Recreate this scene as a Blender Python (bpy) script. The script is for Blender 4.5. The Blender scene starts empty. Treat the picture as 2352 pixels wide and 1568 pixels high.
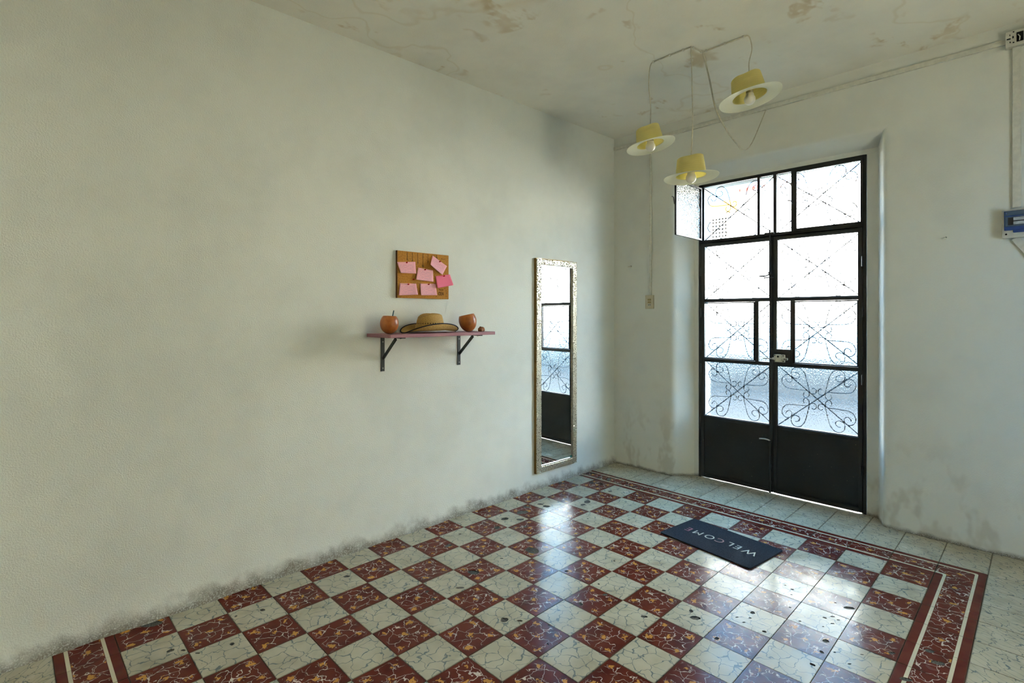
import bpy, bmesh, math, random
from mathutils import Vector, Matrix, Euler

# ------------------------------------------------------------------ camera, world, sun, exposure
scene = bpy.context.scene
col = scene.collection

CAM = (-2.13578, -1.21864, 1.37472)
F_PX, CY, YAW = 1192.34, 724.627, 0.7975
cam_data = bpy.data.cameras.new('camera')
cam_data.sensor_width = 36.0
cam_data.lens = F_PX / 2352 * 36.0
cam_data.shift_y = -(784 - CY) / 2352
cam_data.clip_start = 0.05
cam = bpy.data.objects.new('camera', cam_data)
cam.location = CAM
cam.rotation_euler = (math.pi / 2, 0, YAW - math.pi / 2)
col.objects.link(cam)
scene.camera = cam

WORLD_STRENGTH = 6.8
SUN_STRENGTH = 46.0
EXPOSURE = 1.27

world = bpy.data.worlds.new('sky')
scene.world = world
world.use_nodes = True
bg = world.node_tree.nodes['Background']
bg.inputs[0].default_value = (0.26, 0.58, 1.0, 1)
bg.inputs[1].default_value = WORLD_STRENGTH

sun_data = bpy.data.lights.new('sun', 'SUN')
sun_data.energy = SUN_STRENGTH
sun_data.angle = math.radians(0.6)
sun_data.color = (1.0, 0.96, 0.88)
sun = bpy.data.objects.new('sun', sun_data)
sun.rotation_euler = Vector((0.90, 0.08, -0.40)).to_track_quat('-Z', 'Y').to_euler()
col.objects.link(sun)

scene.view_settings.view_transform = 'Standard'
scene.view_settings.look = 'None'
scene.view_settings.exposure = EXPOSURE
scene.view_settings.gamma = 1.0
scene.view_settings.use_curve_mapping = False
scene.cycles.use_denoising = True
scene.cycles.max_bounces = 9
scene.cycles.diffuse_bounces = 5
scene.cycles.glossy_bounces = 4
scene.cycles.transmission_bounces = 6
scene.cycles.transparent_max_bounces = 8
scene.cycles.sample_clamp_indirect = 12.0
scene.cycles.caustics_reflective = False
scene.cycles.blur_glossy = 0.5
scene.cycles.adaptive_threshold = 0.03

T, TY = 0.2, 0.2024          # tile pitch along and across the room
LW, DW, DP = 1.60, 1.955, 2.125   # left wall, door wall, door leaf planes
def ceil_z(x): return 2.997 + 0.0165 * x

# ------------------------------------------------------------------ node helpers
def lin(r, g, b):
    f = lambda c: (c / 255 / 12.92) if c / 255 <= 0.04045 else ((c / 255 + 0.055) / 1.055) ** 2.4
    return (f(r), f(g), f(b), 1.0)

class G:
    def __init__(s, name, rough=0.6, metal=0.0, spec=0.5):
        s.mat = bpy.data.materials.new(name)
        s.mat.use_nodes = True
        s.nt = s.mat.node_tree
        s.b = s.nt.nodes['Principled BSDF']
        s.b.inputs['Roughness'].default_value = rough
        s.b.inputs['Metallic'].default_value = metal
        s.b.inputs['Specular IOR Level'].default_value = spec
        s._tc = None
    def put(s, sock, v):
        if hasattr(v, 'is_output'):
            s.nt.links.new(v, sock)
        elif v is not None:
            if hasattr(sock.default_value, '__len__') and not hasattr(v, '__len__'):
                v = (v,) * len(sock.default_value)
            sock.default_value = v
    def n(s, kind, props=None, **ins):
        nd = s.nt.nodes.new('ShaderNode' + kind)
        for k, v in (props or {}).items(): setattr(nd, k, v)
        for k, v in ins.items():
            k2 = int(k[1:]) if k[0] == 'i' and k[1:].isdigit() else k.replace('_', ' ')
            s.put(nd.inputs[k2], v)
        return nd
    @property
    def tc(s):
        if s._tc is None: s._tc = s.nt.nodes.new('ShaderNodeTexCoord')
        return s._tc
    @property
    def obj(s): return s.tc.outputs['Object']
    @property
    def uv(s): return s.tc.outputs['UV']
    @property
    def pos(s): return s.n('NewGeometry').outputs['Position']
    def m(s, op, a, b=0.0, c=0.0, clamp=False):
        return s.n('Math', dict(operation=op, use_clamp=clamp), i0=a, i1=b, i2=c).outputs[0]
    def vm(s, op, a, b=(0, 0, 0)):
        nd = s.n('VectorMath', dict(operation=op), i0=a)
        if op == 'SCALE': s.put(nd.inputs['Scale'], b)
        else: s.put(nd.inputs[1], b)
        return nd.outputs[1] if op in ('LENGTH', 'DISTANCE', 'DOT_PRODUCT') else nd.outputs[0]
    def xyz(s, v):
        nd = s.n('SeparateXYZ', i0=v); return nd.outputs
    def cxyz(s, x, y, z=0.0):
        return s.n('CombineXYZ', i0=x, i1=y, i2=z).outputs[0]
    def noise(s, v, scale, detail=3, rough=0.55, color=False):
        nd = s.n('TexNoise', Vector=v, Scale=scale, Detail=detail, Roughness=rough)
        return nd.outputs['Color' if color else 'Fac']
    def vor(s, v, scale, feature='F1', dims='3D', out='Distance', rnd=1.0):
        nd = s.n('TexVoronoi', dict(feature=feature, voronoi_dimensions=dims), Vector=v, Scale=scale, Randomness=rnd)
        return nd.outputs[out]
    def step(s, v, a, b):      # smoothstep a..b -> 0..1
        nd = s.n('MapRange', dict(interpolation_type='SMOOTHSTEP'), i0=v)
        nd.inputs[1].default_value = a; nd.inputs[2].default_value = b
        return nd.outputs[0]
    def mix(s, f, a, b):
        nd = s.n('Mix', dict(data_type='RGBA'))
        s.put(nd.inputs[0], f); s.put(nd.inputs[6], a); s.put(nd.inputs[7], b)
        return nd.outputs[2]
    def bump(s, h, strength=0.3, dist=0.002, normal=None):
        nd = s.n('Bump', Height=h, Strength=strength, Distance=dist)
        if normal is not None: s.put(nd.inputs['Normal'], normal)
        return nd.outputs[0]
    def set(s, color=None, rough=None, normal=None, **kw):
        s.put(s.b.inputs['Base Color'], color)
        s.put(s.b.inputs['Roughness'], rough)
        if normal is not None: s.nt.links.new(normal, s.b.inputs['Normal'])
        for k, v in kw.items(): s.put(s.b.inputs[k.replace('_', ' ')], v)
        return s.mat

MAT = {}
def simple(name, rgb, rough=0.6, metal=0.0, var=0.12, scale=40, bump=0.0, bscale=200, spec=0.5):
    g = G(name, rough, metal, spec)
    c = lin(*rgb)
    dk = tuple(v * (1 - var * 2) for v in c[:3]) + (1,)
    nz = g.noise(g.obj, scale, 4)
    cc = g.mix(g.step(nz, 0.35, 0.7), dk, c)
    nm = g.bump(g.noise(g.obj, bscale, 3), bump, 0.001) if bump else None
    MAT[name] = g.set(cc, rough, nm)
    return MAT[name]

# ---- plaster walls
def plaster(name, base, dirt_h=0.0, stain=0.0, bump=0.55, corner_dirt=False, low_stain=0.0):
    g = G(name, 0.92, spec=0.25)
    p = g.pos
    big = g.noise(p, 2.2, 3, 0.65)
    fine = g.noise(p, 160.0, 1, 0.6)
    c0 = lin(*base)
    c1 = tuple(v * 0.91 for v in c0[:3]) + (1,)
    cc = g.mix(g.m('MULTIPLY', g.step(big, 0.40, 0.70), 0.75), c0, c1)
    z = g.xyz(p)[2]
    if stain:
        q = g.vm('MULTIPLY', p, (2.2, 3.4, 2.5))
        w = g.noise(q, 1.1, 4, 0.66)
        warp = g.vm('ADD', p, g.vm('SCALE', g.noise(p, 3.0, 2, color=True), 0.5))
        blot = g.step(g.noise(warp, 1.7, 3, 0.7), 0.52, 0.63)
        sharp = g.m('MULTIPLY', g.step(w, 0.535, 0.60), blot)
        cc = g.mix(g.m('MULTIPLY', sharp, stain), cc, lin(186, 156, 98))
        ring = g.m('ABSOLUTE', g.m('SUBTRACT', g.noise(warp, 0.8, 2, 0.6), 0.5))
        cc = g.mix(g.m('MULTIPLY', g.m('SUBTRACT', 1.0, g.step(ring, 0.0, 0.012)), stain * 0.35), cc, lin(196, 172, 118))
    if low_stain:
        w = g.noise(g.vm('MULTIPLY', p, (1, 1, .6)), 5.0, 3, 0.65)
        m = g.m('MULTIPLY', g.step(w, 0.50, 0.62), g.m('SUBTRACT', 1.0, g.step(z, 0.15, 0.75)))
        cc = g.mix(g.m('MULTIPLY', m, low_stain), cc, lin(150, 132, 96))
    if dirt_h:
        nz = g.noise(p, 9.0, 2, 0.7)
        h = g.m('SUBTRACT', z, g.m('MULTIPLY', g.m('SUBTRACT', nz, 0.5), dirt_h * 1.6))
        d = g.m('SUBTRACT', 1.0, g.step(h, 0.0, dirt_h))
        d = g.m('MULTIPLY', d, g.step(fine, 0.05, 0.60))
        cc = g.mix(g.m('MULTIPLY', d, 0.80), cc, lin(96, 84, 64))
    nb = g.bump(fine, bump, 0.0026)
    MAT[name] = g.set(cc, 0.92, nb)
plaster('plaster_left', (229, 230, 222), dirt_h=0.085, bump=0.75)
plaster('plaster_front', (226, 226, 216), dirt_h=0.03, bump=0.28, low_stain=0.28)
plaster('plaster_ceiling', (238, 235, 222), stain=0.55, bump=0.35)
plaster('plaster_plain', (226, 222, 206), bump=0.4)

# ---- cement tiles
def tile_core(g):
    """local tile coordinate (-.5...5) and a per tile random offset"""
    v = g.vm('MULTIPLY', g.obj, (1 / T, 1 / T, 0.0))
    rnd = g.n('ObjectInfo').outputs['Random']
    off = g.cxyz(g.m('MULTIPLY', rnd, 41.0), g.m('MULTIPLY', rnd, 97.0))
    return v, g.vm('ADD', v, off), rnd
def veins(g, p, scale, w0, w1, distort, keep):
    d = g.vm('SCALE', g.vm('SUBTRACT', g.noise(p, 3.4, 2, 0.55, color=True), (0.5, 0.5, 0.5)), distort)
    q = g.vm('ADD', p, d)
    e = g.vor(q, scale, 'DISTANCE_TO_EDGE', '2D')
    wv = g.m('ADD', w0, g.m('MULTIPLY', g.step(g.noise(p, 4.0, 2), 0.42, 0.7), w1))
    line = g.m('SUBTRACT', 1.0, g.m('DIVIDE', e, wv), clamp=True)
    line = g.step(line, 0.0, 0.55)
    return g.m('MULTIPLY', line, g.step(g.noise(q, 2.6, 2), keep, keep + 0.10))
def tile_finish(g, cc, wear=0.5, edges=True):
    dirt = g.step(g.noise(g.pos, 5.0, 3, 0.65), 0.52, 0.78)
    cc = g.mix(g.m('MULTIPLY', dirt, 0.30 * wear), cc, lin(96, 86, 70))
    pit = g.m('SUBTRACT', 1.0, g.step(g.vor(g.pos, 75.0), 0.10, 0.17))
    pit = g.m('MULTIPLY', pit, g.step(g.noise(g.pos, 4.0, 3), 0.55, 0.66))
    cc = g.mix(g.m('MULTIPLY', pit, 0.8), cc, lin(52, 47, 42))
    # fine grime gathered along tile edges
    ab = g.vm('ABSOLUTE', g.obj)
    x, y, z = g.xyz(ab)
    edge = g.step(g.m('ADD', g.m('MAXIMUM', x, y), g.m('MULTIPLY', g.m('SUBTRACT', g.noise(g.pos, 60, 1), 0.5), 0.006)), 0.0955, 0.0995)
    if edges: cc = g.mix(g.m('MULTIPLY', edge, 0.45), cc, lin(88, 76, 60))
    r = g.m('ADD', 0.14, g.m('MULTIPLY', g.step(g.noise(g.pos, 7.0, 2, 0.65), 0.3, 0.75), 0.14))
    hgt = g.m('ADD', g.m('MULTIPLY', g.noise(g.pos, 11.0, 1), 1.0), g.m('MULTIPLY', g.noise(g.pos, 90.0, 1), 0.10))
    nm = g.bump(hgt, 0.22, 0.006)
    return g.set(cc, r, nm, Specular_IOR_Level=0.115)
RED, ORANGE, CREAM = lin(103, 43, 32), lin(204, 142, 70), lin(214, 204, 176)
def red_marble(g, v, p, inner=0.46):
    base = g.mix(g.step(g.noise(p, 2.3, 2), 0.35, 0.72), RED, lin(84, 33, 26))
    ln = veins(g, p, 3.7, 0.022, 0.036, 0.50, 0.30)
    d = g.vm('SCALE', g.vm('SUBTRACT', g.noise(p, 6.5, 2, 0.75, color=True), (0.5, 0.5, 0.5)), 0.36)
    q = g.vm('MULTIPLY', g.vm('ADD', v, d), (1, 1, 0))
    fold = g.vm('SUBTRACT', g.vm('ABSOLUTE', q), (0.31, 0.31, 0))
    d4 = g.vm('LENGTH', g.vm('MULTIPLY', fold, (1, 1, 0)))
    d0 = g.vm('LENGTH', q)
    dm = g.m('MINIMUM', d4, d0)
    blob = g.m('SUBTRACT', 1.0, g.step(dm, 0.050, 0.062))
    ring = g.m('SUBTRACT', 1.0, g.step(g.m('ABSOLUTE', g.m('SUBTRACT', dm, 0.10)), 0.0, 0.012))
    ring = g.m('MULTIPLY', ring, g.step(g.noise(p, 5.0, 2), 0.50, 0.60))
    x, y, z = g.xyz(g.vm('ABSOLUTE', v))
    inside = g.m('SUBTRACT', 1.0, g.step(g.m('MAXIMUM', x, y), inner - 0.07, inner))
    cc = g.mix(g.m('MULTIPLY', g.m('MAXIMUM', ln, ring), g.m('MULTIPLY', inside, 0.85)), base, lin(226, 206, 190))
    return g.mix(g.m('MULTIPLY', blob, inside), cc, ORANGE)
g = G('tile_red'); v, p, r = tile_core(g)
MAT['tile_red'] = tile_finish(g, red_marble(g, v, p))
def white_tile(name, scale, amount, stretch, edges=True):
    g = G(name); v, p, r = tile_core(g)
    base = g.mix(g.step(g.noise(p, 1.7, 2), 0.3, 0.75), lin(196, 189, 166), lin(180, 172, 148))
    rot = g.n('VectorRotate', dict(rotation_type='Z_AXIS'), Vector=p, Angle=0.6).outputs[0]
    pv = g.vm('MULTIPLY', rot, stretch)
    ln = veins(g, pv, scale, 0.030, 0.034, 0.38, 0.25)
    cc = g.mix(g.m('MULTIPLY', ln, amount), base, lin(86, 104, 112))
    MAT[name] = tile_finish(g, cc, 1.0, edges)
white_tile('tile_white', 3.6, 0.78, (1, 1, 1))
white_tile('tile_white_streaked', 4.0, 0.75, (1.7, 0.75, 1))
def border(name, cx, cy):
    """striped border tile: stripes at equal values of c; both cx and cy set -> rounded corner tile"""
    g = G(name); v, p, r = tile_core(g)
    x, y, z = g.xyz(v)
    a = g.m('MULTIPLY', x, cx); b = g.m('MULTIPLY', y, cy)
    if cx and cy:
        c = g.m('SMOOTH_MAX', a, b, 0.10)
    else:
        c = a if cx else b
    ac = g.m('ABSOLUTE', c)
    mid = red_marble(g, v, p, 0.53)
    plain = g.mix(g.step(g.noise(p, 2.3, 2), 0.35, 0.72), RED, lin(90, 30, 25))
    cc = g.mix(g.m('LESS_THAN', ac, 0.255), plain, mid)
    line = g.m('MULTIPLY', g.m('GREATER_THAN', ac, 0.265), g.m('LESS_THAN', ac, 0.33))
    cc = g.mix(line, cc, CREAM)
    MAT[name] = tile_finish(g, cc)
white_tile('tile_white_far', 4.0, 0.75, (1.7, 0.75, 1), False)
border('tile_border_across', 1, 0)
border('tile_border_along', 0, -1)
border('tile_border_corner_far', 1, -1)
border('tile_border_corner_near', -1, -1)

g = G('cement', 0.9, spec=0.2)
cc = g.mix(g.step(g.noise(g.pos, 160, 4), 0.35, 0.7), lin(70, 68, 62), lin(112, 110, 102))
MAT['cement'] = g.set(cc, 0.9, g.bump(g.noise(g.pos, 260, 3), 0.7, 0.003))
simple('grout', (92, 84, 68), 0.95, bump=0.5)

# ---- metals, glass, plastics
def painted_metal(name, rgb, chips=0.9, rough=0.38):
    g = G(name, rough)
    chip = g.m('MULTIPLY', g.step(g.noise(g.pos, 75, 5, 0.7), 0.66, 0.70), g.step(g.noise(g.pos, 9, 3), 0.50, 0.60))
    dust = g.step(g.noise(g.pos, 3.0, 5, 0.65), 0.40, 0.80)
    cc = g.mix(g.m('MULTIPLY', dust, 0.20), lin(*rgb), lin(70, 74, 76))
    cc = g.mix(g.m('MULTIPLY', chip, chips), cc, lin(176, 156, 120))
    rr = g.m('ADD', rough - 0.1, g.m('MULTIPLY', g.noise(g.pos, 6, 4), 0.25))
    MAT[name] = g.set(cc, rr, g.bump(g.noise(g.pos, 40, 4), 0.15, 0.002))
painted_metal('black_paint', (22, 23, 24))
painted_metal('iron', (38, 36, 36), 0.6, 0.5)
painted_metal('bracket_iron', (40, 44, 38), 0.5, 0.42)
simple('steel', (196, 194, 186), 0.3, 0.9, 0.1)
simple('lock_metal', (214, 211, 196), 0.45, 0.25, 0.08)
simple('dark_hole', (8, 8, 8), 0.9)

def pebbled_glass():
    g = G('pebbled_glass')
    nt = g.nt
    p = g.pos
    x, y, z = g.xyz(p)
    q = g.cxyz(g.m('MULTIPLY', y, 1.9), g.m('ADD', z, g.m('MULTIPLY', y, 0.25)), g.m('MULTIPLY', x, 1.9))
    c = g.vor(q, 84.0, 'SMOOTH_F1')
    h = g.m('ADD', c, g.m('MULTIPLY', g.noise(q, 45, 2), 0.5))
    nm = g.bump(h, 1.0, 0.012)
    tr = g.n('BsdfTransparent', i0=(0.96, 0.98, 0.98, 1)).outputs[0]
    rf = g.n('BsdfRefraction', i0=(0.97, 0.99, 0.99, 1), Roughness=0.12, IOR=1.09, Normal=nm).outputs[0]
    gl = g.n('BsdfGlossy', i0=(1, 1, 1, 1), Roughness=0.12, Normal=nm).outputs[0]
    fr = g.n('Fresnel', IOR=1.35, Normal=nm).outputs[0]
    m1 = g.n('MixShader', i0=0.74, i1=tr, i2=rf).outputs[0]
    m2 = g.n('MixShader', i0=g.m('MULTIPLY', fr, 0.4), i1=m1, i2=gl).outputs[0]
    nt.links.new(m2, nt.nodes['Material Output'].inputs['Surface'])
    nt.nodes.remove(g.b)
    MAT['pebbled_glass'] = g.mat
    # smooth outer face of the cast sheet
    g = G('clear_glass')
    tr = g.n('BsdfTransparent', i0=(0.99, 1.0, 0.995, 1)).outputs[0]
    g.nt.links.new(tr, g.nt.nodes['Material Output'].inputs['Surface'])
    g.nt.nodes.remove(g.b)
    MAT['clear_glass'] = g.mat
pebbled_glass()

g = G('mirror_glass', 0.015, 1.0)
MAT['mirror_glass'] = g.set((0.92, 0.94, 0.93, 1), g.m('ADD', 0.008, g.m('MULTIPLY', g.noise(g.pos, 5, 3), 0.012)))
g = G('mosaic_metal', 0.22, 0.85)
vv = g.vor(g.pos, 95.0, 'F1', out='Color')
dd = g.vor(g.pos, 95.0, 'DISTANCE_TO_EDGE')
cc = g.mix(g.step(dd, 0.02, 0.09), lin(128, 114, 84), lin(244, 238, 218))
MAT['mosaic_metal'] = g.set(cc, 0.30, g.bump(g.m('ADD', g.m('MULTIPLY', g.xyz(vv)[0], 0.7), g.step(dd, 0.0, 0.18)), 0.9, 0.004))
simple('bronze_edge', (150, 118, 62), 0.35, 0.6)

simple('pvc_white', (218, 216, 202), 0.5, var=0.06)
simple('cable_beige', (204, 198, 176), 0.5, var=0.08)
simple('switch_cream', (206, 194, 164), 0.4, var=0.05)
simple('switch_ochre', (176, 158, 108), 0.4, var=0.05)
simple('breaker_grey', (206, 204, 192), 0.45, var=0.05)
simple('breaker_blue', (52, 78, 140), 0.25, var=0.08)
simple('breaker_smoke', (72, 92, 116), 0.15, var=0.05)
simple('breaker_dark', (30, 32, 36), 0.4)
simple('breaker_label', (196, 204, 210), 0.5)

# ---- wood, cork, paper, straw
g = G('pink_ply', 0.55)
x, y, z = g.xyz(g.pos)
lay = g.m('SINE', g.m('MULTIPLY', g.m('ADD', z, g.m('MULTIPLY', g.noise(g.vm('MULTIPLY', g.pos, (6, 6, 1)), 2.0, 3), 0.004)), 1150.0))
cc = g.mix(g.step(lay, -0.2, 0.9), lin(186, 128, 136), lin(122, 74, 82))
grain = g.noise(g.vm('MULTIPLY', g.pos, (3, 40, 60)), 3.0, 4)
cc = g.mix(g.m('MULTIPLY', g.step(grain, 0.5, 0.75), 0.5), cc, lin(206, 156, 160))
MAT['pink_ply'] = g.set(cc, 0.55, g.bump(grain, 0.2, 0.001))

g = G('cork', 0.85, spec=0.2)
cc = g.mix(g.step(g.noise(g.pos, 130, 4, 0.7), 0.4, 0.7), lin(196, 138, 62), lin(160, 104, 40))
cc = g.mix(g.m('MULTIPLY', g.step(g.noise(g.pos, 320, 2), 0.66, 0.72), 0.5), cc, lin(96, 60, 24))
MAT['cork'] = g.set(cc, 0.85, g.bump(g.noise(g.pos, 240, 3), 0.4, 0.001))
simple('cork_edge', (120, 74, 30), 0.8)
simple('ink', (44, 34, 26), 0.8)

def paper(name, rgb, lines):
    g = G(name, 0.75, spec=0.2)
    u = g.xyz(g.uv)
    cc = lin(*rgb)
    rul = g.m('FRACT', g.m('MULTIPLY', u[1], 9.0))
    cc = g.mix(g.m('MULTIPLY', g.m('LESS_THAN', rul, 0.07), 0.3), cc, lin(196, 96, 120))
    if lines:
        wob = g.m('MULTIPLY', g.m('SUBTRACT', g.noise(g.vm('MULTIPLY', g.uv, (46, 9, 0)), 1.0, 3, 0.7), 0.5), 0.55)
        pos = g.m('ABSOLUTE', g.m('SUBTRACT', g.m('ADD', rul, wob), 0.5))
        ink = g.m('LESS_THAN', pos, 0.10)
        ink = g.m('MULTIPLY', ink, g.step(g.noise(g.vm('MULTIPLY', g.uv, (17, 9, 0)), 1.0, 1), 0.40, 0.46))
        ink = g.m('MULTIPLY', ink, g.m('MULTIPLY', g.step(u[0], 0.06, 0.09), g.m('SUBTRACT', 1.0, g.step(u[0], 0.84, 0.88))))
        ink = g.m('MULTIPLY', ink, g.m('LESS_THAN', u[1], 0.82))
        cc = g.mix(g.m('MULTIPLY', ink, 0.55), cc, lin(140, 116, 150))
    g.put(g.b.inputs['Subsurface Weight'], 0.0)
    MAT[name] = g.set(cc, 0.75)
paper('note_pink', (250, 182, 188), True)
paper('note_hot_pink', (250, 130, 158), False)
simple('pin_red', (196, 26, 34), 0.25, var=0.05)
simple('pin_tip', (230, 228, 220), 0.25, var=0.03)

g = G('straw_weave', 0.7, spec=0.3)
u = g.vm('MULTIPLY', g.uv, (1, 1, 0))
bk = g.n('TexBrick', dict(offset=0.5), Vector=g.vm('MULTIPLY', u, (96, 40, 0)), Scale=1.0, Mortar_Size=0.06, Brick_Width=1.0, Row_Height=1.0)
br = bk.outputs['Fac']
cc = g.mix(g.step(g.noise(g.vm('MULTIPLY', u, (90, 40, 1)), 1.0, 3), 0.3, 0.72), lin(222, 186, 116), lin(172, 128, 62))
cc = g.mix(g.m('MULTIPLY', br, 0.55), cc, lin(120, 86, 40))
MAT['straw_weave'] = g.set(cc, 0.7, g.bump(g.m('SUBTRACT', 1.0, br), 0.6, 0.003))
simple('hat_navy', (30, 34, 48), 0.8, bump=0.4)
simple('hat_holes', (22, 16, 12), 0.9)

def lamp_straw(name, rgb, rgb2, trans):
    g = G(name, 0.65, spec=0.25)
    u = g.xyz(g.uv)
    rings = g.m('ABSOLUTE', g.m('SINE', g.m('MULTIPLY', u[1], 40.0)))
    braid = g.m('ABSOLUTE', g.m('SINE', g.m('MULTIPLY', g.m('ADD', u[0], g.m('MULTIPLY', u[1], 0.05)), 420.0)))
    cc = g.mix(g.m('ADD', 0.35, g.m('MULTIPLY', rings, 0.65)), lin(*rgb2), lin(*rgb))
    nm = g.bump(g.m('ADD', rings, g.m('MULTIPLY', braid, 0.3)), 0.4, 0.0012)
    g.set(cc, 0.65, nm)
    tl = g.n('BsdfTranslucent', i0=lin(*rgb)).outputs[0]
    mx = g.n('MixShader', i0=trans, i1=g.b.outputs[0], i2=tl).outputs[0]
    g.nt.links.new(mx, g.nt.nodes['Material Output'].inputs['Surface'])
    MAT[name] = g.mat
lamp_straw('lamp_crown', (244, 234, 168), (234, 222, 148), 0.5)
lamp_straw('lamp_brim', (248, 246, 226), (226, 222, 192), 0.35)
simple('bulb_white', (238, 232, 218), 0.35, var=0.02)
simple('socket_tan', (150, 142, 104), 0.5)

g = G('gourd', 0.38)
x, y, z = g.xyz(g.obj)
cc = g.mix(g.step(g.noise(g.obj, 14, 5, 0.6), 0.3, 0.75), lin(196, 116, 52), lin(140, 70, 26))
spk = g.m('MULTIPLY', g.step(g.noise(g.obj, 120, 3), 0.68, 0.74), g.step(g.noise(g.obj, 16, 2), 0.55, 0.62))
cc = g.mix(g.m('MULTIPLY', spk, 0.7), cc, lin(224, 196, 156))
MAT['gourd'] = g.set(cc, 0.38, g.bump(g.noise(g.obj, 60, 4), 0.15, 0.002))
simple('gourd_inside', (92, 56, 28), 0.8)
simple('straw_teal', (34, 96, 112), 0.35)
simple('stone_brown', (176, 116, 72), 0.7, var=0.25, scale=60, bump=0.6)

g = G('mat_pile', 0.95, spec=0.1)
sp = g.noise(g.pos, 420, 2)
cc = g.mix(g.step(sp, 0.42, 0.62), lin(28, 31, 37), lin(74, 80, 92))
MAT['mat_pile'] = g.set(cc, 0.95, g.bump(g.noise(g.pos, 520, 2), 1.0, 0.006))
simple('mat_rubber', (70, 32, 20), 0.7)
simple('mat_letter', (202, 204, 192), 0.9, bump=0.6)
simple('mat_letter_pink', (168, 112, 128), 0.9, bump=0.6)
simple('mat_letter_rose', (176, 140, 134), 0.9, bump=0.6)
simple('sticker_teal', (40, 148, 136), 0.4)
simple('nail_steel', (150, 144, 128), 0.4, 0.5)
# outside
simple('facade_white', (236, 232, 222), 0.9, var=0.03, scale=3)
simple('cornice_ochre', (226, 160, 46), 0.9)
simple('shade_band_tone', (116, 100, 88), 0.9)  # dark tone standing in for shade at the facade foot
simple('brick_red', (156, 44, 26), 0.9)
simple('far_window_dark', (60, 54, 48), 0.9)
simple('pavement', (54, 51, 48), 0.95, var=0.06, scale=6)
simple('helper_ochre', (222, 208, 176), 0.95, var=0.06, scale=4)  # warm tone of the wall and overhang added outside the side opening
simple('bounce_floor', (206, 198, 178), 0.95, var=0.08, scale=4)  # pale ground tone, added to bounce light through the side opening

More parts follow.
